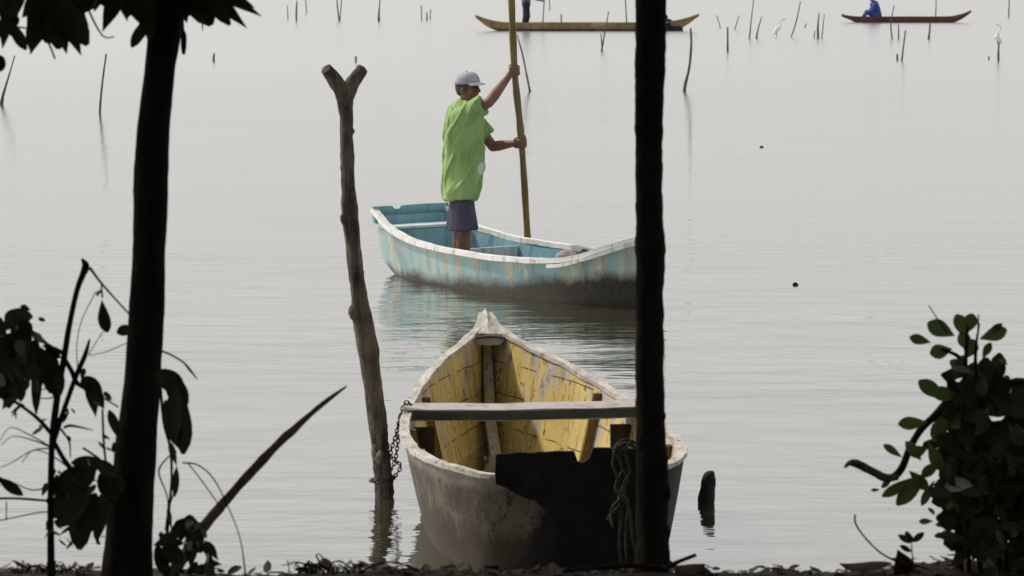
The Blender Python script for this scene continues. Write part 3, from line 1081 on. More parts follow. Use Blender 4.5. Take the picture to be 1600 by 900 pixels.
# shorts
mb = MB()
vs, fs = [], []
mb.limb([Vector((-.015, 0, .93)), Vector((-.012, 0, .86))], [.115, .125], 18)
for sy, kx in ((-1, .015), (1, -.005)):
    t_ = [Vector((-.012, .07 * sy, .92)), Vector((0, .078 * sy, .72)), Vector((kx, .085 * sy, .445))]
    mb.tube(t_, [.080, .098, .124], 20, .10, 8, 4)
c0, c1 = mp(695, 352), mp(747, 352)
sho = mb.build('shorts', M['shorts'], man)
bake(sho, [('REMESH', dict(mode='VOXEL', voxel_size=.009)), ('SMOOTH', dict(factor=.5, iterations=3))])
for v in sho.data.vertices:
    q = v.co
    v.co += v.normal * (mnoise.noise((q.x * 14, q.y * 14, q.z * 3)) * .010)


# ------------------------------------------------------------------ canoes far out
def canoe(name, label, x0, x1, ywl, half, hgt, tips, mo, length_rows):
    a, b = on_water(x0, ywl), on_water(x1, ywl)
    D = a.y
    L = (b - a).length
    c = thing(name, label, 'canoe', (a.x, D, 0), -math.pi / 2)
    rows = [(0, .02, tips[0], .01, tips[0] - .07)]
    for u, bk, zk in length_rows:
        rows.append((u * L, half * bk, hgt + (tips[0] - hgt) * max(0, 1 - u / .16) ** 2 + (tips[1] - hgt) * max(0, 1 - (1 - u) / .2) ** 2, half * bk * .7, zk))
    rows.append((L, .02, tips[1], .01, tips[1] - .06))
    st = make_stations(rows, 44)
    shell(st).build('hull', M[mo], c)
    shell(st, .025, .06, 0.0).build('inner_planking', M['c_dark'], c)
    o = rail(st, .05, .035, 0, .006).build('gunwale', M[mo], c, smooth=False)
    return c, D, st


ROWS = [(.06, .35, .10), (.13, .62, -.04), (.25, .9, -.10), (.5, 1, -.10), (.75, .9, -.10), (.85, .66, -.03), (.93, .36, .12)]
canoe('dugout_canoe', 'long mustard yellow canoe far out with upswept ends and two people in it', 743, 1092, 48, .34, .25, (.50, .54), 'c_yel', ROWS)
canoe('dugout_canoe', 'small maroon canoe far out with a person in blue sitting in it', 1315, 1517, 35, .30, .19, (.28, .42), 'c_red', ROWS)


def figure(label, loc, rz, mats, caps_body, caps_top, caps_leg, head, hat=None):
    p = thing('person', label, 'person', loc, rz)
    mb = MB()
    for pts, rad in caps_body + caps_leg + caps_top:
        mb.limb([Vector(q) for q in pts], rad, 10)
    h = Vector(head)
    mb.ball(h + Vector((0, 0, .01)), (.092, .075, .105), 14, 10)
    mb.ball(h + Vector((.03, 0, -.055)), (.06, .052, .055), 10, 8)
    mb.ball(h + Vector((.098, 0, -.02)), (.018, .014, .018), 8, 6)
    for sy in (-1, 1):
        mb.ball(h + Vector((-.01, .077 * sy, -.01)), (.018, .01, .03), 8, 6)
    o = mb.build('body', M['skin'], p)
    bake(o, [('REMESH', dict(mode='VOXEL', voxel_size=.011)), ('SMOOTH', dict(factor=.5, iterations=2))])
    for nm, caps, mt, g in (('shirt', caps_top, mats[0], .022), ('trousers', caps_leg, mats[1], .022)):
        mb = MB()
        for pts, rad in caps:
            pts = [Vector(q) for q in pts]
            if len(pts) == 3:          # sleeves and trouser legs stop short of wrist and ankle
                pts[2] = pts[1].lerp(pts[2], .72)
            mb.limb(pts, [r + g for r in rad], 12)
        o = mb.build(nm, M[mt], p)
        bake(o, [('REMESH', dict(mode='VOXEL', voxel_size=.014)), ('SMOOTH', dict(factor=.5, iterations=2))])
    mb = MB()
    if hat:
        mb.ball(h + Vector((-.005, 0, .06)), (.108, .094, .085), 14, 8)
        mb.limb([h + Vector((.08, -.04, .06)), h + Vector((.15, 0, .045)), h + Vector((.08, .04, .06))], [.012, .012, .012], 8)
        mb.build('cap', M[hat], p)
    else:
        mb.ball(h + Vector((-.015, 0, .035)), (.097, .083, .095), 14, 8)
        mb.build('hair', M['hair'], p)
    return p


D1 = on_water(743, 48).y
stand = dict(
    caps_body=[([(0, 0, 1.42), (0.01, 0, 1.52), (0.02, 0, 1.58)], [.06, .055, .055]), ([(.50, -.12, 1.02), (.56, -.08, 1.0), (.60, -.06, .99)], [.03, .032, .022]), ([(.50, .10, 1.10), (.56, .05, 1.10), (.6, .03, 1.1)], [.03, .032, .022])],
    caps_top=[([(0, 0, .95), (0, 0, 1.15), (0.01, 0, 1.36), (0.01, 0, 1.42)], [.13, .135, .15, .08]),
              ([(0, -.18, 1.36), (.20, -.24, 1.12), (.50, -.12, 1.02)], [.06, .045, .03]), ([(0, .18, 1.36), (.22, .22, 1.16), (.50, .10, 1.10)], [.06, .045, .03])],
    caps_leg=[([(0, -.09, .90), (.05, -.10, .50), (-.02, -.12, .09)], [.095, .068, .045]), ([(0, .09, .90), (-.02, .10, .50), (-.10, .12, .09)], [.095, .068, .045]),
              ([(0, 0, .98), (0, 0, .86)], [.13, .12])], head=(.03, 0, 1.66))
pF = figure('person in grey top and dark trousers standing in the mustard canoe', (on_water(822, 48).x, D1, -.02), 0, ('grey_cloth', 'dark_cloth'), **stand)

def sitting(lean, h=1.0):
    s = lean
    q = dict(
        caps_body=[([(s + .02, 0, .60), (s + .05, 0, .68), (s + .07, 0, .72)], [.06, .052, .055]), ([(.40, -.14, .26), (.46, -.12, .24), (.49, -.11, .24)], [.03, .03, .02]), ([(.42, .14, .28), (.47, .12, .26), (.5, .11, .26)], [.03, .03, .02])],
        caps_top=[([(0, 0, .14), (s * .5, 0, .36), (s, 0, .54), (s + .02, 0, .60)], [.14, .145, .145, .08]),
                  ([(s, -.18, .54), (s + .12, -.24, .32), (.40, -.14, .26)], [.06, .047, .03]), ([(s, .18, .54), (s + .12, .24, .32), (.42, .14, .28)], [.06, .047, .03])],
        caps_leg=[([(0, -.09, .12), (.38, -.13, .28), (.55, -.13, .06)], [.095, .066, .045]), ([(0, .09, .12), (.40, .13, .26), (.58, .13, .06)], [.095, .066, .045])], head=(s + .10, 0, .79))
    if h != 1.0:
        for k in ('caps_body', 'caps_top', 'caps_leg'):
            q[k] = [([(x, y, z * h if z > .3 else z) for x, y, z in pts], rad) for pts, rad in q[k]]
        q['head'] = (s + .12, 0, .79 * h)
    return q


D2 = on_water(1416, 35).y
figure('person in a blue shirt sitting hunched in the small maroon canoe', (on_water(1371, 35).x, D2, .10), R(180), ('navy', 'navy'), hat='dark_cloth', **sitting(.12))
figure('person in a dark top sitting low at the right end of the mustard canoe', (on_water(1060, 48).x, D1, -.10), R(180), ('dark_cloth', 'dark_cloth'), hat='dark_cloth', **sitting(.34, .62))
mb = MB()
a = on_water(822, 48)
mb.tube([(a.x + .66, D1 - .05, 2.5), (a.x + .60, D1 - .05, .99), (a.x + .50, D1 - .42, -.5)], [.018, .02, .02], 6)
tag(mb.build('punting_pole', M['stake']), 'thin pole held by the person standing in the mustard canoe', 'pole')

# ------------------------------------------------------------------ post, stump, chain, rope
PD = on_water(600, 776).y
mb = MB()
pts = pxtube(mb, [(604, 850, 31), (601, 776, 31), (598, 740, 31), (593, 690, 30), (586, 630, 31), (578, 560, 31), (567, 500, 33), (561, 455, 27), (554, 400, 27), (547, 330, 25), (543, 260, 23), (541, 200, 23), (540, 160, 25), (538, 136, 28)], PD, 5, 18, .10, 9, 2, -.10)
D_ = PD - .10
pxtube(mb, [(539, 150, 28), (528, 131, 23), (518, 118, 22), (509, 107, 22)], D_, 3, 14, .12, 18, 4, -.06)
pxtube(mb, [(541, 150, 28), (549, 132, 24), (558, 119, 22), (567, 106, 20)], D_, 3, 14, .12, 18, 5, .06)
for (x, y, r) in ((553, 488, 11), (537, 262, 7), (538, 342, 7), (595, 715, 8), (551, 205, 4)):
    p = at(x, y, PD - .08)
    mb.ball(p, (r / pxm(PD), r / pxm(PD), r * 1.3 / pxm(PD)), 10, 8)
pxtube(mb, [(519, 128, 4), (514, 127, 2.5)], D_ - .02, 2, 5)
pxtube(mb, [(526, 122, 4), (531, 120, 2)], D_ - .02, 2, 5)
post = mb.build('forked_post', M['post'])
bake(post, [('REMESH', dict(mode='VOXEL', voxel_size=.006)), ('SMOOTH', dict(factor=.5, iterations=1))])
for v in post.data.vertices:
    q = v.co
    wet = 1.0 if q.z < .38 else 0.0
    ridge = abs(mnoise.noise((q.x * 45, q.y * 45, q.z * 4)))
    v.co += v.normal * (mnoise.noise((q.x * 16, q.y * 16, q.z * 5)) * .007 - ridge * .006 + mnoise.noise((q.x * 30, q.y * 30, q.z * 22)) * .003 + wet * mnoise.noise(q * 40) * .006)
tag(post, 'tall forked wooden mooring post standing in the water left of the yellow boat', 'post')

SD = on_water(1105, 785).y
mb = MB()
pxtube(mb, [(1103, 830, 24), (1103, 785, 25), (1104, 772, 24), (1106, 758, 22), (1107, 746, 20), (1109, 739, 15), (1109, 736, 9)], SD, 4, 14, .22, 16, 8)
tag(mb.build('post_stump', M['stump']), 'short black rotted post stump sticking out of the water right of the yellow boat', 'stump')


def chain(mb, pts, link_len=.027, wire=.0032, wd=.0088):
    """Oval links turned a quarter from one to the next along pts."""
    P = [np.array(p) for p in smoothpts(pts, 24)]
    seg = np.cumsum([0] + [np.linalg.norm(P[i + 1] - P[i]) for i in range(len(P) - 1)])
    n = int(seg[-1] / (link_len * .72))
    for k in range(n):
        s0 = seg[-1] * (k + .5) / n
        i = min(int(np.searchsorted(seg, s0)), len(P) - 1)
        i = max(i, 1)
        t = (s0 - seg[i - 1]) / max(1e-9, seg[i] - seg[i - 1])
        c = Vector(P[i - 1] * (1 - t) + P[i] * t)
        d = Vector(P[i] - P[i - 1]).normalized()
        a = d.cross(Vector((.3, 1, .2))).normalized()
        b = d.cross(a)
        if k % 2:
            a = b
        ring = [c + d * (math.cos(2 * math.pi * j / 10) * link_len / 2) + a * (math.sin(2 * math.pi * j / 10) * wd) for j in range(10)]
        vs, fs = [], []
        for j in range(10):
            tt = (ring[(j + 1) % 10] - ring[j - 1]).normalized()
            u = tt.cross(d.cross(a)).normalized() if abs(tt.dot(d.cross(a))) < .99 else a
            w = tt.cross(u)
            for m in range(5):
                th = 2 * math.pi * m / 5
                vs.append(ring[j] + (u * math.cos(th) + w * math.sin(th)) * wire)
        for j in range(10):
            for m in range(5):
                fs.append((j * 5 + m, j * 5 + (m + 1) % 5, ((j + 1) % 10) * 5 + (m + 1) % 5, ((j + 1) % 10) * 5 + m))
        mb.add(vs, fs)


mb = MB()


def in_yb(X, Y, z):
    a = math.atan(0.101)
    return Vector((.255 + X * math.cos(a) - Y * math.sin(a), 14.12 + X * math.sin(a) + Y * math.cos(a), z))


b2 = st_at(Y_ST, 2.08)
k0 = in_yb(-b2[0] - .01, 2.08, b2[1] + .03)
pc = [at(592, 742, PD - .10), at(618, 735, PD - .02)]
w0 = at(598, 745, PD)
rp = .062
loop = [w0 + Vector((math.cos(a) * rp, math.sin(a) * rp, -.02 * math.sin(a * .5))) for a in np.linspace(0.2, 2 * math.pi + .2, 12)]
chain(mb, [k0 + Vector((.05, 0, -.02)), k0, k0 + Vector((-.045, -.02, -.16)), k0 + Vector((-.07, -.02, -.26)), loop[0] + Vector((.03, -.02, .06)), loop[0]])
chain(mb, [k0 + Vector((.03, -.03, 0)), k0 + Vector((-.02, -.02, -.06)), k0 + Vector((-.035, -.03, -.2)), k0 + Vector((-.06, -.02, -.32)), loop[5] + Vector((.04, -.01, .02)), loop[6]])
chain(mb, loop)
tag(mb.build('mooring_chain', M['chain']), 'rusty chain tying the yellow boat to the forked post', 'chain')

# old rope that ties the stern to the right-hand trunk
mb = MB()
RD = 14.0
rnd = random.Random(4)
for k, q in enumerate((
        [(1003, 697, 5), (984, 688, 5), (970, 690, 5), (961, 702, 5), (966, 716, 5), (979, 713, 5), (975, 730, 5), (964, 752, 5), (967, 772, 5), (976, 782, 6), (966, 793, 5), (956, 803, 5), (950, 812, 4)],
        [(1000, 702, 5), (980, 693, 5), (963, 700, 5), (970, 725, 5), (978, 748, 5), (968, 775, 5), (972, 810, 5), (968, 850, 4), (973, 905, 4)],
        [(985, 690, 4), (974, 706, 4), (982, 735, 4), (976, 760, 4), (981, 790, 4), (977, 830, 4), (980, 905, 4)],
        [(962, 704, 4), (958, 725, 4), (966, 745, 4), (960, 768, 4), (975, 779, 5), (984, 800, 4), (990, 845, 4), (1000, 890, 4)],
        [(976, 780, 4), (962, 784, 4), (953, 800, 4), (957, 825, 3)])):
    pxtube(mb, [(x + rnd.uniform(-2, 2), y, w * 1.15) for x, y, w in q], RD - .02 * k, 6, 8, .35, 45, k, -.12)
for (x, y, r) in ((968, 699, 8), (972, 782, 9)):
    for j in range(5):
        c = at(x + rnd.uniform(-3, 3), y + rnd.uniform(-4, 4), RD - .06)
        rr_ = r / pxm(RD)
        m_ = Matrix.Rotation(rnd.uniform(0, 3), 3, 'X') @ Matrix.Rotation(rnd.uniform(0, 3), 3, 'Y')
        ring = [c + m_ @ Vector((math.cos(t) * rr_ * .7, math.sin(t) * rr_ * .5, 0)) for t in np.linspace(0, 2 * math.pi, 12)]
        mb.tube(ring, [.0062] * 12, 6, .3, 40)
tag(mb.build('mooring_rope', M['rope'], recalc=False), 'frayed knotted rope hanging over the dark stern board beside the straight trunk', 'rope')

# ------------------------------------------------------------------ stakes, birds and driftwood in the far water
G_ST = 'stakes standing in the far water'
STAKES = [  # marks (px, py, width px) from the water up, label
    ([(2, 163, 6), (5, 148, 5), (14, 118, 2.6), (23, 87, 2)], 'leaning stake thick at its foot, at the left edge of the lagoon'),
    ([(156, 177, 4), (157, 158, 3.6), (161, 120, 3), (166, 84, 2.6)], 'thin dark stake left of the dark leaning trunk'),
    ([(316, 44, 2.6), (317, 27, 2)], 'short stake just right of the leaves hanging by the leaning trunk'),
    ([(334, 96, 4), (334, 88, 3.5), (335, 83, 2)], 'tiny dark stub in the water right of the leaning trunk'),
    ([(450, 30, 1.6), (449, 8, 1.2)], 'faint thin stick far out, left of the knobbly stake'),
    ([(463, 33, 2.4), (463, 18, 3), (464, 1, 1.6)], 'knobbly far stake third left of the pair of crossing sticks'),
    ([(479, 20, 1.6), (477, -8, 1.4)], 'faint stick far out, between the knobbly stake and the crossing pair'),
    ([(530, 33, 2.6), (527, 8, 2), (526, -12, 1.6)], 'taller dark stick of the crossing pair above the forked post'),
    ([(531, 32, 1.8), (534, -4, 1.4)], 'thinner pale stick of the crossing pair above the forked post'),
    ([(592, 33, 4), (592, 22, 3), (594, -5, 1.4)], 'far stake with a thick dark foot, right of the forked post top'),
    ([(556, 97, 3), (556, 88, 2.6)], 'tiny stub in the water above the fork of the mooring post'),
    ([(659, 31, 1.8), (658, 8, 1.3)], 'left stick of the faint far trio'),
    ([(667, 32, 2.4), (667, 19, 1.6)], 'middle stub of the faint far trio'),
    ([(672, 30, 1.8), (673, 14, 1.3)], 'right stick of the faint far trio'),
    ([(828, 143, 4), (825, 128, 3), (817, 88, 2.6), (808, 54, 2)], 'leaning stake right behind the pole held by the man in green'),
    ([(859, 14, 1.6), (858, -10, 1.2)], 'faint far stick behind the mustard canoe, right of its standing person'),
    ([(877, 40, 2.6), (877, 22, 2)], 'short dark stake close behind the middle of the mustard canoe'),
    ([(940, 80, 3), (943, 62, 2.4), (951, 18, 1.4)], 'longer slanting stick of the V in front of the mustard canoe'),
    ([(941, 80, 2.4), (939, 52, 1.4)], 'short stick of the V in front of the mustard canoe'),
    ([(979, 36, 2.2), (977, -6, 1.6)], 'upright stake behind the mustard canoe beside the straight trunk'),
    ([(1069, 143, 6), (1071, 130, 5), (1077, 105, 4), (1080, 70, 3.6), (1079, 44, 3)], 'thick bent stake right of the straight trunk'),
    ([(1137, 80, 3.2), (1137, 42, 2.4)], 'stout upright stake standing alone right of the thick bent one'),
    ([(1126, 44, 1.6), (1120, 24, 1.3)], 'faint leaning twig behind the stout upright stake'),
    ([(1148, 46, 1.6), (1155, 24, 1.3)], 'faint twig slanting right behind the stout upright stake'),
    ([(1171, 60, 2.4), (1174, 30, 1.8), (1178, -5, 1.4)], 'tall thin stick left of the white egret that leans forward'),
    ([(1182, 60, 3.2), (1184, 48, 2.4), (1190, 26, 1.4)], 'short stick close left of the leaning egret'),
    ([(1236, 58, 1.8), (1243, 38, 2.2), (1251, 2, 1.4)], 'slanting stick right of the leaning egret'),
    ([(1258, 43, 2.4), (1259, 37, 1.6)], 'tiny stub between the slanting stick and the stake cluster'),
    ([(1272, 59, 2), (1273, 48, 1.5)], 'low left stub of the dense stake cluster'),
    ([(1278, 60, 4.4), (1278, 40, 3), (1280, 20, 1.6)], 'thick dark stake in the middle of the dense cluster'),
    ([(1284, 60, 2), (1288, 22, 1.3)], 'thin right stick of the dense stake cluster'),
    ([(1394, 61, 2.4), (1392, 38, 2), (1397, 8, 1.4)], 'left stake of the two in front of the middle of the maroon canoe'),
    ([(1404, 61, 2.4), (1404, 38, 1.8)], 'right stake of the two in front of the middle of the maroon canoe'),
    ([(1409, 95, 3), (1412, 70, 2.6), (1415, 47, 2)], 'leaning stake below the maroon canoe'),
    ([(1402, 94, 3.2), (1402, 85, 2.4)], 'small stub at the foot of the leaning stake below the maroon canoe'),
    ([(1451, 61, 3.6), (1453, 44, 2.6), (1453, 36, 1.8)], 'dark stake in front of the right half of the maroon canoe'),
    ([(1462, 26, 1.8), (1463, -6, 1.3)], 'thin stick rising behind the right half of the maroon canoe'),
    ([(1576, 26, 2), (1577, -4, 1.6)], 'thin stick at the right end of the far water'),
    ([(1560, 95, 3.6), (1560, 80, 3), (1561, 66, 2.6)], 'dark stake with an egret perched on its top'),
    ([(1545, 93, 2.6), (1545, 88, 2)], 'tiny stub left of the stake with the egret on it'),
]
for i, (spec, lab) in enumerate(STAKES):
    D = on_water(spec[0][0], spec[0][1]).y
    x, y, w = spec[0]
    x2, y2, w2 = spec[1]
    f = 12 / max(4, (y - y2))
    mb = MB()
    pxtube(mb, [(x + (x - x2) * f, y + 12, w * 1.05)] + spec, D, 4, 7, .18, 6, i, random.uniform(-.25, .25))
    o = tag(mb.build('stake', M['stake']), lab, 'stake', G_ST)


def egret(label, px, py, D, size, lean, leg_len, flip=1):
    base = at(px, py, D)
    e = thing('egret', label, 'egret', base, 0 if flip > 0 else math.pi)
    s = size
    mb = MB()
    m = Matrix.Rotation(R(-lean), 3, 'Y')
    up = Vector((0, 0, leg_len))
    mb.ball(up + Vector((0, 0, .10 * s)), (.17 * s, .075 * s, .085 * s), 14, 10, Matrix.Rotation(R(55 - lean), 3, 'Y').inverted())
    nk = [up + m @ Vector(v) * s for v in ((.05, 0, .18), (.12, 0, .26), (.08, 0, .36), (.06, 0, .45), (.10, 0, .52), (.15, 0, .53))]
    mb.limb(nk, [.06 * s, .04 * s, .03 * s, .026 * s, .032 * s, .026 * s], 8)
    mb.limb([up + Vector((-.07, 0, .02)) * s, up + Vector((-.16, 0, -.10)) * s], [.05 * s, .02 * s], 8)
    b = mb.build('body', M['feather'], e)
    bake(b, [('REMESH', dict(mode='VOXEL', voxel_size=.012)), ('SMOOTH', dict(factor=.5, iterations=2))])
    mb = MB()
    d = (nk[5] - nk[4]).normalized()
    mb.tube([nk[5], nk[5] + d * .08 * s, nk[5] + d * .15 * s], [.016 * s, .011 * s, .003 * s], 6)
    mb.build('bill', M['bill'], e)
    for sy in (-1, 1):
        mb = MB()
        mb.tube([up + Vector((0, .025 * sy, .06 * s)), Vector((.015, .022 * sy, leg_len * .5)), Vector((0, .02 * sy, -.02))], [.010, .008, .007], 6)
        mb.build('leg', M['dark_cloth'], e)


D = on_water(1213, 58).y
egret('white egret leaning forward in shallow water between thin sticks', 1213, 58, D, .82, -8, .13)
D = on_water(1560, 95).y
egret('white egret standing upright on top of a dark stake', 1559, 67, D, .70, 20, .03, -1)
for x, y, w, lab in ((1243, 445, 8, 'small dark bit of driftwood floating beyond the right-hand bush'), (1190, 230, 6, 'tiny dark speck of driftwood floating in the open water right of the straight trunk')):
    p = on_water(x, y)
    k = w / pxm(p.y) / 2
    mb = MB()
    mb.tube([p + Vector((-k, 0, .004)), p + Vector((0, .02, .012)), p + Vector((k, -.01, .003))], [.006, .012, .005], 6, .3, 30)
    tag(mb.build('driftwood', M['stump']), lab, 'driftwood')

# ------------------------------------------------------------------ trees on the bank
rnd = random.Random(21)


def crown_leaves(mb, c, r, n, size, rnd, zmin):
    for k in range(n):
        while True:
            p = Vector((rnd.uniform(-1, 1), rnd.uniform(-1, 1), rnd.uniform(-1, 1)))
            if p.length < 1 and mnoise.noise(p * 2.3) > -.25:
                break
        p = Vector(c) + Vector((p.x * r[0], p.y * r[1], p.z * r[2]))
        d = Vector((rnd.uniform(-1, 1), rnd.uniform(-1, 1), rnd.uniform(-1, .2))).normalized() * size * rnd.uniform(.7, 1.2)
        if min(p.z, p.z + d.z) < zmin:
            continue
        mb.leaf(p, p + d, d.length * .5, (rnd.uniform(-.6, .6), rnd.uniform(-1, .2), 1), 'lance', .1, ns=4)


def lobed(mb, base, tips, D, w, dy=.04):
    """One big lobed leaf: pointed lobes spreading from the stalk."""
    b = at(base[0], base[1], D)
    for i, (x, y) in enumerate(tips):
        d = D + rnd.uniform(-dy, dy)
        t = at(x, y, d)
        mb.leaf(b, t, w / pxm(D) * rnd.uniform(.85, 1.15), (rnd.uniform(-.3, .3), -1, .2), 'obovate' if i % 3 == 1 else 'lance', rnd.uniform(-.12, .12), ns=7)


# leaning trunk on the left with big lobed leaves
LT = 9.3
lt = thing('tree', 'dark leaning tree trunk with big lobed leaves, left of the forked post', 'tree', (at(197, 900, LT).x, LT, bank_z(at(197, 900, LT).x, LT)))
inv = -lt.location


def local(o, par):
    for v in o.data.vertices:
        v.co -= par.location
    return o


TRUNK_L = [(192, 930, 92), (197, 900, 84), (204, 800, 72), (212, 700, 65), (222, 600, 59), (228, 500, 56), (233, 400, 52), (235.5, 300, 54), (240, 200, 51), (251, 100, 48), (258, 30, 56), (262, -40, 58), (270, -200, 54), (285, -500, 48), (300, -1000, 36), (300, -1500, 20)]
mb = MB()
pxtube(mb, TRUNK_L, LT, 8, 24, .07, 9, 1)
local(mb.build('trunk', M['bark'], lt), lt)
mb = MB()
pxtube(mb, [(262, -20, 26), (330, -110, 18), (450, -260, 12), (600, -420, 7)], LT, 6, 10, .1, 10, 3, .6)
local(mb.build('branch', M['bark'], lt), lt)
mb = MB()
pxtube(mb, [(262, 0, 24), (190, -60, 15), (90, -80, 9), (-60, -160, 5)], LT, 6, 10, .1, 10, 4, -.3)
local(mb.build('branch', M['bark'], lt), lt)
mb = MB()
pxtube(mb, [(284, -5, 2.5), (286, 20, 3), (286, 45, 4), (287, 55, 9), (287, 72, 9), (287, 85, 5)], LT + .12, 5, 8, .08, 20, 5)
local(mb.build('seed_pod', M['bark'], lt), lt)
mb = MB()
rnd = random.Random(5)
# the leaf hanging at the left of the trunk
lobed(mb, (80, -25), [(48, 84), (75, 68), (106, 86), (127, 87), (140, 72), (140, 40), (60, 55), (90, 78), (44, 40), (118, 70), (130, 50), (100, 60)], LT - .15, 42)
lobed(mb, (70, -10), [(42, 60), (48, 78), (56, 20), (36, 28)], LT - .12, 30)
lobed(mb, (20, -20), [(5, 12), (14, 45), (30, 20), (-10, 30)], LT - .2, 28)
lobed(mb, (12, 28), [(22, 58), (42, 80), (-4, 60), (2, 76), (28, 40), (20, 50)], LT - .25, 20)
lobed(mb, (150, -30), [(148, 18), (130, 20), (165, 12), (175, 14), (120, 10)], LT - .05, 32)
lobed(mb, (190, -25), [(160, 50), (170, 16), (200, 34), (215, 34), (230, 30), (205, 20)], LT - .1, 26)
lobed(mb, (215, -30), [(212, 30), (225, 40), (200, 28)], LT - .1, 34)
lobed(mb, (236, 20), [(216, 42), (206, 74), (224, 60), (232, 70)], LT - .1, 17)
# and the one at the right
lobed(mb, (285, -40), [(300, 22), (330, 40), (318, 20), (345, 14)], LT + .05, 40)
lobed(mb, (300, -40), [(331, 40), (360, 40), (386, 42), (409, 26), (345, 28), (372, 30), (398, 12), (400, -10)], LT + .02, 28)
lobed(mb, (282, -10), [(292, 36), (300, 24), (285, 30)], LT + .05, 26)
crown_leaves(mb, (at(270, -300, LT).x, LT - .2, 4.3), (2.6, 1.9, 1.7), 2200, .26, rnd, 2.86)
local(mb.build('crown', M['leaf'], lt, recalc=False), lt)
for q, d in (([(132, 0, 3), (145, 30, 3.2), (158, 53, 2.6), (168, 59, 2.2), (178, 57, 2)], .1), ([(68, 55, 2), (78, 72, 3), (86, 92, 3)], .1), ([(-10, 45, 4), (20, 42, 3), (60, 46, 2.5)], .2)):
    mb = MB()
    pxtube(mb, q, LT - d, 5, 6)
    local(mb.build('tendril', M['bark'], lt), lt)
mb = MB()
p = at(-1, 99, LT - .2)
mb.ball(p, (.019, .016, .024), 12, 8)
pxtube(mb, [(-1, 92, 2.5), (-8, 40, 2.5), (-10, -20, 2.5)], LT - .2, 4, 6)
local(mb.build('bud', M['leaf_dead'], lt), lt)

# straight trunk right of the middle
RT = 9.75
rt = thing('tree', 'straight black tree trunk standing in front of the stern of the yellow boat', 'tree', (at(1020, 890, RT).x, RT, bank_z(at(1020, 890, RT).x, RT)))
TRUNK_R = [(1021, 930, 66), (1020, 890, 58), (1020, 850, 52), (1019, 780, 51), (1018, 700, 49), (1015.5, 640, 46), (1015, 560, 44), (1015, 450, 45), (1016, 380, 46), (1014, 300, 43), (1014, 200, 44), (1016, 100, 47), (1017, 0, 48), (1019, -150, 47), (1030, -500, 42), (1020, -1000, 32), (1000, -1500, 18)]
mb = MB()
pxtube(mb, TRUNK_R, RT, 14, 22, .12, 13, 6)
local(mb.build('trunk', M['bark'], rt), rt)
for x, y, r in ((1043, 770, 11), (1040, 650, 7), (1037, 350, 5), (1044, 830, 8), (1043, 868, 10)):
    k = r / pxm(RT)
    mb = MB()
    mb.ball(at(x - 6, y, RT - .01), (k, k, k * 1.8), 12, 8)
    o = mb.build('knot', M['bark'], rt)
    for v in o.data.vertices:
        v.co += mnoise.noise_vector(v.co * 30) * .006
    local(o, rt)
mb = MB()
crown_leaves(mb, (at(1020, -400, RT).x, RT - .3, 4.5), (2.4, 1.7, 1.5), 1700, .24, random.Random(9), 2.95)
local(mb.build('crown', M['leaf'], rt, recalc=False), rt)
for q in ([(1020, -300, 20), (900, -450, 12), (760, -620, 6)], [(1022, -350, 20), (1130, -500, 12), (1300, -640, 6)]):
    mb = MB()
    pxtube(mb, q, RT, 6, 8, .1, 10, 3, -.3)
    local(mb.build('branch', M['bark'], rt), rt)

# ------------------------------------------------------------------ sapling and creeper on the left
rnd = random.Random(11)
SL = 9.15


def shrub(name, label, cat, px, D):
    b = at(px, 890, D)
    return thing(name, label, cat, (b.x, D, bank_z(b.x, D)))


def pxleaf(mb, x0, y0, x1, y1, w, D, shape='oval', bend=0.0, tilt=None, dy=.03):
    n = tilt or (rnd.uniform(-.5, .5), -1, rnd.uniform(-.2, .5))
    d0 = D + rnd.uniform(-dy, dy)
    mb.leaf(at(x0, y0, d0), at(x1, y1, d0 + rnd.uniform(-dy, dy)), w / pxm(D), n, shape, bend, rnd.uniform(.05, .3), 7)


sp = shrub('sapling', 'dark sapling with drooping broad leaves and a bent broken top at the left edge', 'sapling', 80, SL)
mb = MB()
pxtube(mb, [(80, 960, 12), (80, 900, 12), (79, 800, 10.5), (81, 700, 10.5), (88, 630, 11), (100, 560, 10), (108, 510, 9), (120, 455, 9), (129, 430, 10), (134, 416, 12), (128, 404, 3)], SL, 6, 10, .12, 14, 3)
local(mb.build('stem', M['bark'], sp), sp)
for q in ([(84, 690, 9), (100, 640, 8), (120, 585, 8), (133, 555, 8), (140, 530, 3)], [(82, 680, 7), (60, 655, 6), (30, 632, 5), (-20, 600, 5)], [(90, 560, 5), (70, 535, 6), (45, 520, 4), (-10, 540, 4)],
          [(84, 690, 8), (98, 715, 8), (112, 735, 8)], [(-10, 779, 4), (30, 779, 4), (80, 783, 4)], [(-8, 815, 2), (10, 811, 2), (60, 801, 2), (80, 800, 2)], [(100, 560, 8), (112, 580, 8), (122, 600, 7), (150, 615, 3), (185, 636, 2.5)],
          [(140, 418, 5), (158, 442, 4), (180, 467, 3), (206, 495, 3)], [(158, 440, 3), (160, 465, 3)], [(150, 455, 1.6), (128, 500, 1.5), (120, 540, 1.5), (122, 590, 1.5)], [(140, 555, 1.5), (165, 550, 1.4), (200, 535, 1.4)], [(138, 555, 1.5), (150, 535, 1.3), (166, 510, 1.3)],
          [(160, 640, 3.5), (162, 690, 4), (165, 720, 4)], [(130, 700, 3.5), (152, 715, 4), (168, 730, 5)], [(100, 668, 4), (112, 665, 5), (145, 672, 1.6)], [(95, 670, 4), (108, 690, 3), (110, 715, 2)], [(10, 812, 2), (10, 785, 2)], [(155, 850, 5), (148, 830, 5), (162, 800, 5)]):
    mb = MB()
    pxtube(mb, q, SL, 5, 7, .12, 14, 3, rnd.uniform(-.08, .08))
    local(mb.build('branch', M['bark'], sp), sp)
mb = MB()
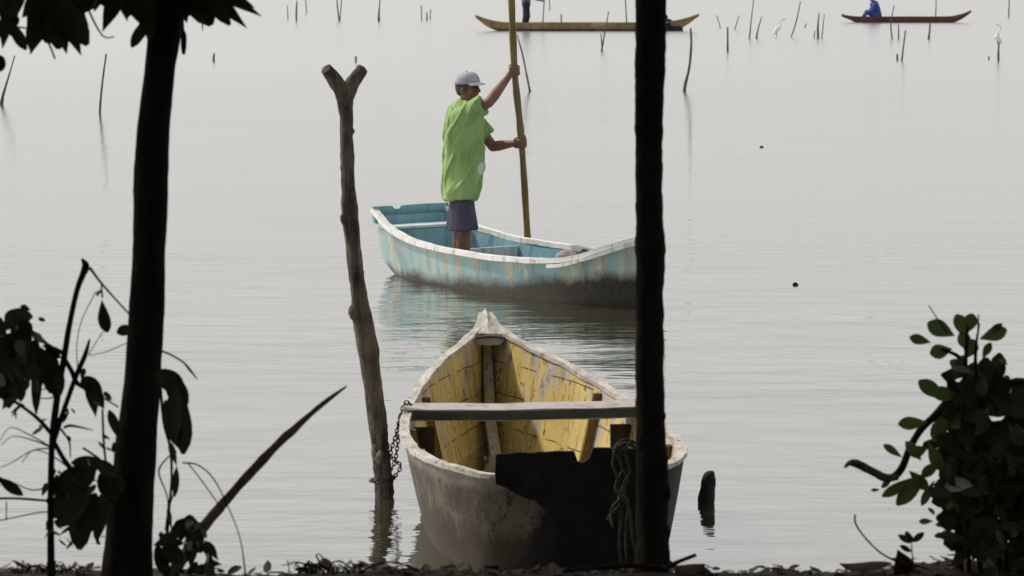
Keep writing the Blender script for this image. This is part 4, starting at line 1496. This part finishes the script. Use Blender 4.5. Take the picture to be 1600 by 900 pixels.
# crown at the left edge: drooping leaves round the twig ends
for (x0, y0, x1, y1, w) in (
        (38, 480, 8, 505, 24), (20, 492, 52, 495, 22), (30, 500, 50, 530, 26), (10, 505, -15, 525, 24), (25, 515, 60, 525, 20), (20, 520, 0, 550, 28), (40, 520, 20, 545, 24),
        (5, 530, 35, 560, 28), (0, 545, 20, 600, 30), (25, 545, 15, 640, 40), (40, 545, 45, 600, 34), (10, 560, 30, 620, 34), (-5, 570, 0, 625, 30), (60, 535, 62, 645, 20), (55, 530, 40, 590, 24),
        (70, 535, 95, 560, 14), (72, 545, 85, 622, 32), (80, 560, 78, 615, 26), (92, 575, 96, 620, 22), (60, 545, 70, 600, 22), (48, 485, 32, 478, 10), (30, 600, 8, 640, 26), (66, 540, 105, 553, 10)):
    pxleaf(mb, x0, y0, x1, y1, w, SL, rnd.choice(('oval', 'lance', 'obovate')), rnd.uniform(-.15, .15))
for k in range(46):
    x, y = rnd.uniform(-20, 62), rnd.uniform(492, 600)
    if abs(mnoise.noise((x * .05, y * .05, 2))) > .42:
        continue
    L, a = rnd.uniform(14, 34), rnd.uniform(.6, 2.3)
    pxleaf(mb, x, y, x + L * math.cos(a), y + L * math.sin(a), L * rnd.uniform(.4, .65), SL, rnd.choice(('oval', 'lance')), rnd.uniform(-.2, .2), dy=.1)
# single leaves and the dark lower cluster
for (x0, y0, x1, y1, w, sh) in (
        (159, 468, 168, 519, 23, 'obovate'), (158, 452, 152, 462, 11, 'oval'), (205, 512, 182, 520, 18, 'oval'), (128, 590, 158, 615, 30, 'oval'), (140, 592, 150, 652, 22, 'lance'), (146, 608, 163, 640, 20, 'lance'),
        (150, 730, 85, 770, 46, 'oval'), (165, 725, 110, 725, 26, 'oval'), (160, 735, 180, 790, 40, 'oval'), (140, 735, 82, 810, 44, 'oval'), (120, 740, 74, 774, 28, 'lance'), (140, 760, 90, 822, 36, 'oval'),
        (130, 760, 122, 860, 40, 'obovate'), (150, 770, 130, 835, 44, 'oval'), (160, 770, 150, 850, 30, 'lance'), (170, 640, 188, 690, 16, 'lance'), (0, 748, 36, 775, 18, 'oval'), (-8, 745, 16, 758, 9, 'lance'), (172, 730, 190, 770, 30, 'oval'),
        (110, 690, 106, 680, 6, 'oval'), (150, 720, 185, 745, 24, 'oval')):
    pxleaf(mb, x0, y0, x1, y1, w, SL, sh, rnd.uniform(-.12, .12))
local(mb.build('foliage', M['leaf'], sp, recalc=False), sp)

mb = MB()
for k in range(70):
    if k < 36:
        x, y = rnd.uniform(70, 180), rnd.uniform(715, 850)
    else:
        x, y = rnd.choice(((100, 640), (120, 580), (164, 690), (60, 655), (30, 632), (112, 735), (150, 615), (84, 820), (86, 760)))
        x, y = x + rnd.uniform(-14, 14), y + rnd.uniform(-12, 20)
    L, a = rnd.uniform(8, 22), rnd.uniform(.3, 2.6)
    pxleaf(mb, x, y, x + L * math.cos(a), y + L * math.sin(a), L * rnd.uniform(.25, .55), SL, rnd.choice(('oval', 'lance', 'lance')), rnd.uniform(-.3, .3), dy=.08)
local(mb.build('withered_leaves', M['leaf'], sp, recalc=False), sp)
for k in range(12):
    x, y = rnd.choice(((82, 700), (82, 760), (81, 830), (90, 620), (104, 545), (112, 735)))
    dx, dy_ = rnd.choice((-1, 1)) * rnd.uniform(25, 75), rnd.uniform(-45, 30)
    mb = MB()
    pxtube(mb, [(x, y, 2.6), (x + dx * .5, y + dy_ * .5 + rnd.uniform(-9, 9), 2), (x + dx, y + dy_, 1.4), (x + dx * 1.3, y + dy_ + rnd.uniform(4, 26), 1.2)], SL, 5, 6, .1, 20, k, rnd.uniform(-.06, .06))
    local(mb.build('branch', M['bark'], sp), sp)

cr = shrub('creeper', 'thin creeper with drooping dark leaves climbing the right side of the leaning trunk', 'creeper', 262, SL)
for q in ([(262, 960, 6), (262, 880, 6), (262, 820, 5), (268, 750, 4), (266, 700, 5), (256, 660, 5), (250, 600, 5), (246, 560, 4)], [(240, 545, 3), (262, 552, 3.5), (285, 565, 3), (296, 577, 4), (308, 592, 2)], [(276, 730, 3), (274, 760, 2.5), (262, 800, 2.5)],
          [(285, 723, 2.5), (310, 727, 2.5), (335, 750, 2.2), (360, 800, 2), (376, 845, 1.8), (384, 900, 3)], [(295, 725, 2), (318, 755, 2), (350, 800, 2)], [(276, 705, 2.5), (262, 715, 2.5), (248, 738, 3), (262, 780, 2), (258, 830, 2)], [(258, 900, 6), (262, 840, 6), (290, 830, 5), (315, 850, 8), (330, 880, 9), (332, 920, 8)]):
    mb = MB()
    pxtube(mb, q, SL + .02, 6, 7, .12, 18, 7, rnd.uniform(-.1, .05))
    local(mb.build('stem', M['bark'], cr), cr)
mb = MB()
for (x0, y0, x1, y1, w, sh, bd) in (
        (246, 578, 288, 615, 34, 'oval', -.25), (262, 585, 292, 640, 34, 'oval', -.1), (285, 605, 283, 708, 30, 'obovate', .1), (275, 600, 272, 690, 30, 'oval', 0), (258, 625, 280, 700, 28, 'oval', 0), (265, 690, 278, 728, 12, 'lance', .1),
        (276, 730, 272, 776, 12, 'oval', .1), (262, 792, 268, 828, 8, 'lance', 0),
        (265, 840, 300, 812, 26, 'oval', 0), (275, 850, 250, 838, 26, 'oval', 0), (290, 830, 318, 848, 30, 'oval', 0), (285, 815, 312, 818, 24, 'lance', 0), (300, 840, 298, 888, 24, 'lance', 0), (320, 845, 340, 878, 16, 'lance', .2), (255, 850, 285, 880, 30, 'oval', 0), (245, 850, 258, 900, 22, 'oval', 0)):
    pxleaf(mb, x0, y0, x1, y1, w, SL - .02, sh, bd)
for k in range(30):
    x, y = rnd.uniform(250, 325), rnd.uniform(818, 900)
    L, a = rnd.uniform(14, 32), rnd.uniform(0, 6.28)
    pxleaf(mb, x, y, x + L * math.cos(a), y + L * math.sin(a), L * rnd.uniform(.35, .6), SL, rnd.choice(('oval', 'lance')), rnd.uniform(-.2, .2), dy=.1)
local(mb.build('foliage', M['leaf'], cr, recalc=False), cr)

mb = MB()
pxtube(mb, [(245, 935, 24), (272, 893, 22), (300, 850, 19), (322, 818, 17.5), (350, 785, 16), (395, 735, 14), (440, 688, 13), (458, 672, 12.5), (490, 643, 9), (520, 619, 6), (541, 604, 3)], 9.25, 6, 12, .22, 14, 3, .3)
o = mb.build('bare_branch', M['twig'])
tag(o, 'bare dry branch slanting up from the bank right of the leaning trunk', 'branch')

# ------------------------------------------------------------------ bush on the right
rnd = random.Random(31)
BD = 9.55
bu = shrub('bush', 'dense dark bush with round leaves at the right edge of the bank', 'bush', 1540, BD)
for q in ([(1500, 930, 16), (1498, 860, 14), (1497, 780, 12), (1502, 700, 10), (1506, 620, 8), (1510, 540, 6), (1512, 510, 4)], [(1560, 930, 16), (1555, 840, 14), (1545, 740, 12), (1530, 650, 9), (1524, 560, 6), (1530, 505, 3)], [(1590, 930, 14), (1592, 820, 12), (1585, 700, 10), (1575, 620, 6)],
          [(1500, 600, 14), (1470, 640, 13), (1440, 670, 12), (1422, 700, 11), (1410, 730, 12), (1396, 745, 12), (1380, 744, 10)], [(1530, 595, 6), (1570, 597, 7), (1640, 600, 8)], [(1480, 520, 3), (1462, 494, 2), (1451, 477, 1.6)], [(1528, 520, 3), (1529, 492, 2)],
          [(1490, 820, 5), (1470, 790, 4), (1440, 760, 4)], [(1500, 860, 4), (1492, 840, 3), (1470, 815, 3)], [(1575, 640, 3), (1590, 615, 3), (1610, 608, 3)], [(1470, 545, 5), (1500, 560, 6), (1508, 600, 7)], [(1535, 930, 9), (1525, 800, 8), (1520, 680, 6)], [(1580, 940, 9), (1572, 860, 8), (1566, 760, 6)], [(1515, 930, 8), (1513, 860, 8), (1509, 780, 7)]):
    mb = MB()
    pxtube(mb, q, BD, 6, 9, .15, 14, 5, rnd.uniform(-.12, .12))
    local(mb.build('stem', M['bark'], bu), bu)
mb = MB()
for (x0, y0, x1, y1, w) in (
        (1455, 535, 1421, 527, 17), (1492, 525, 1450, 505, 28), (1488, 545, 1453, 553, 25), (1510, 530, 1493, 492, 26), (1512, 520, 1520, 490, 24), (1530, 530, 1574, 515, 24), (1540, 525, 1566, 505, 12), (1535, 560, 1548, 535, 14), (1530, 580, 1545, 560, 18), (1500, 560, 1488, 575, 20),
        (1510, 560, 1522, 530, 26), (1515, 550, 1500, 520, 24), (1505, 590, 1490, 580, 16), (1480, 625, 1436, 594, 26), (1500, 620, 1455, 612, 24), (1495, 610, 1520, 595, 24), (1450, 660, 1404, 662, 22), (1410, 715, 1380, 695, 13), (1440, 720, 1415, 690, 18), (1450, 700, 1420, 710, 20),
        (1450, 735, 1402, 790, 26), (1430, 745, 1378, 775, 18), (1395, 745, 1378, 762, 10), (1375, 765, 1361, 766, 6), (1420, 735, 1450, 765, 20), (1450, 690, 1470, 735, 22), (1550, 600, 1575, 620, 26), (1520, 600, 1570, 640, 26), (1480, 640, 1460, 690, 26), (1540, 590, 1535, 640, 30), (1470, 720, 1440, 745, 18), (1460, 750, 1440, 790, 14),
        (1460, 806, 1452, 792, 10), (1458, 814, 1437, 815, 10), (1483, 818, 1462, 820, 9), (1483, 834, 1460, 838, 10), (1478, 800, 1490, 780, 12), (1575, 570, 1560, 560, 8)):
    pxleaf(mb, x0, y0, x1, y1, w, BD, 'obovate', rnd.uniform(-.1, .1))
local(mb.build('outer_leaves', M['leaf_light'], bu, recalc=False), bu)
mb = MB()
k = 0
while k < 700:
    x, y = rnd.uniform(1440, 1680), rnd.uniform(570, 885)
    left = np.interp(y, [560, 600, 650, 700, 760, 800, 885], [1505, 1495, 1475, 1465, 1478, 1500, 1512])
    if x < left + rnd.uniform(-6, 14) or y < 585 + 32 * mnoise.noise((x * .02, 1, 5)) + .16 * max(0, x - 1530):
        continue
    if y > 790 and rnd.random() < .25:
        continue
    if (x < 1525 or y < 680) and mnoise.noise((x * .026, y * .026, 8)) < -.03:
        continue
    D = BD + rnd.uniform(-.22, .3)
    a = rnd.uniform(0, 2 * math.pi)
    L = rnd.uniform(22, 44) if x > 1540 and y > 700 else rnd.uniform(30, 54)
    p0, p1 = at(x, y, D), at(x + L * math.cos(a), y + L * math.sin(a) * .9, D + rnd.uniform(-.05, .05))
    mb.leaf(p0, p1, L * rnd.uniform(.5, .72) / pxm(D), (rnd.uniform(-.9, .9), -1, rnd.uniform(-.5, .9)), 'obovate', rnd.uniform(-.1, .1), .15, 4)
    k += 1
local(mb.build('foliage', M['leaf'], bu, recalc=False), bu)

mb = MB()
pxtube(mb, [(1402, 746, 10), (1385, 747, 13), (1368, 739, 14), (1350, 730, 14), (1336, 724, 12), (1327, 724, 8), (1320, 730, 4)], BD, 6, 10, .25, 20, 9, -.1)
local(mb.build('broken_branch', M['post'], bu), bu)

# seedling, curved twig, litter on the bank's edge
se = shrub('seedling', 'tiny seedling with five round leaves on the bank left of the dark bush', 'seedling', 1424, 9.5)
mb = MB()
pxtube(mb, [(1428, 895, 3), (1427, 880, 2.6), (1425, 862, 2.2), (1424, 846, 2)], 9.5, 4, 6)
local(mb.build('stem', M['leaf'], se), se)
mb = MB()
for (x0, y0, x1, y1, w) in ((1424, 848, 1403, 836, 11), (1424, 847, 1415, 830, 11), (1425, 847, 1444, 832, 11), (1424, 862, 1406, 852, 9), (1424, 846, 1420, 834, 10)):
    pxleaf(mb, x0, y0, x1, y1, w, 9.5, 'oval')
local(mb.build('leaves', M['leaf'], se, recalc=False), se)
mb = MB()
pxtube(mb, [(1450, 889, 3.2), (1430, 883, 3), (1400, 876, 3), (1375, 863, 2.8), (1350, 838, 2.6), (1337, 818, 3), (1336, 804, 3)], 9.5, 6, 6, .2, 40)
tag(mb.build('curved_twig', M['bark']), 'thin bare twig curving up from the bank left of the seedling', 'twig')

for (pts, wd, lab) in (
        ([(1372, 882), (1402, 858), (1408, 880), (1424, 905)], 34, 'pointed curled dead leaf standing upright in front of the seedling'),
        ([(1312, 880), (1345, 888), (1390, 893)], 22, 'long dead leaf lying on the bank left of the upright pointed one'),
        ([(1050, 884), (1078, 876), (1100, 892)], 30, 'curled dead leaf heaped at the foot of the straight trunk'),
        ([(1095, 884), (1105, 886), (1111, 900)], 18, 'small cupped dead leaf on the bank, right of the straight trunk')):
    mb = MB()
    D = 9.62
    pb_ = [at(x, y, D) for x, y in pts]
    if len(pts) == 4:
        b0 = at(1410, 902, D)
        mb.leaf(b0, at(1399, 857, D - .02), .075, (.4, -1, .1), 'lance', .12, .5, 8)
        mb.leaf(at(1440, 895, D + .02), at(1395, 885, D), .05, (0, -.6, 1), 'oval', .2, .4, 8)
    else:
        mb.leaf(pb_[0], pb_[-1], wd / pxm(D) * 1.3, (0, -.45, 1), 'oval', .22, -.6, 8)
    o = mb.build('dead_leaf', M['leaf_dead'], recalc=False)
    tag(o, lab, 'dead leaf', 'dead leaves on the edge of the bank')
mb = MB()
pxtube(mb, [(1040, 888, 7), (1062, 877, 7), (1088, 867, 6)], 9.6, 4, 7, .2, 30)
tag(mb.build('broken_stick', M['bark']), 'short broken stick poking up at the foot of the straight trunk', 'stick')

mb = MB()
rnd = random.Random(77)
for k in range(1500):
    x = rnd.uniform(-2.4, 2.4)
    y = 8.7 + 1.25 * rnd.random() ** .6
    z = bank_z(x, y) + rnd.uniform(0, .012)
    a = rnd.uniform(0, 6.3)
    L = rnd.uniform(.025, .065)
    el = rnd.uniform(-.1, .2) if rnd.random() < .93 else rnd.uniform(.2, .55)
    d = Vector((math.cos(a), math.sin(a), el)) * L
    p = Vector((x, y, z))
    mb.leaf(p, p + d, L * rnd.uniform(.35, .6), (rnd.uniform(-.5, .5), rnd.uniform(-.5, .5), 1), rnd.choice(('oval', 'lance')), rnd.uniform(-.3, .3), rnd.uniform(-.5, .5), 4)
tag(mb.build('leaf_litter', M['leaf_dead'], recalc=False), 'brown dead leaves and crumbs covering the top of the bank', 'leaf litter', kind='stuff')
mb = MB()


def wisps(mb, x0, x1, n, hmin, hmax, D):
    for k in range(n):
        x = rnd.uniform(x0, x1)
        a = rnd.uniform(-1, 1)
        h = rnd.uniform(hmin, hmax)
        p = [(x, 897, 2.2), (x + a * h * .4, 897 - h * .7, 2), (x + a * h, 897 - h * rnd.uniform(.5, 1), 1.8), (x + a * h * 1.6 + rnd.uniform(-6, 6), 897 - h * rnd.uniform(.2, .9), 1.4)]
        pxtube(mb, p, D + rnd.uniform(-.1, .1), 4, 5)


wisps(mb, 465, 555, 40, 6, 26, 9.5)
wisps(mb, 20, 125, 46, 5, 22, 9.4)
wisps(mb, 560, 1000, 26, 3, 16, 9.6)
wisps(mb, 1120, 1300, 12, 2, 9, 9.6)
pxtube(mb, [(452, 895, 2), (451, 885, 2), (449, 875, 1.6)], 9.5, 4, 5)
pxtube(mb, [(500, 892, 3), (498, 876, 3), (494, 868, 2.4), (499, 866, 2.2), (504, 872, 2.2), (500, 880, 2.4), (508, 890, 3)], 9.5, 5, 6)
pxtube(mb, [(560, 897, 3), (580, 885, 4), (610, 878, 3), (640, 886, 3), (660, 897, 3)], 9.55, 5, 6)
pxtube(mb, [(880, 893, 6), (930, 888, 8), (985, 884, 9), (1030, 886, 9)], 9.6, 5, 8, .2, 20)
tag(mb.build('root_tangle', M['bark'], recalc=False), 'tangle of dry rootlets and grass stems along the edge of the bank', 'roots', kind='stuff')
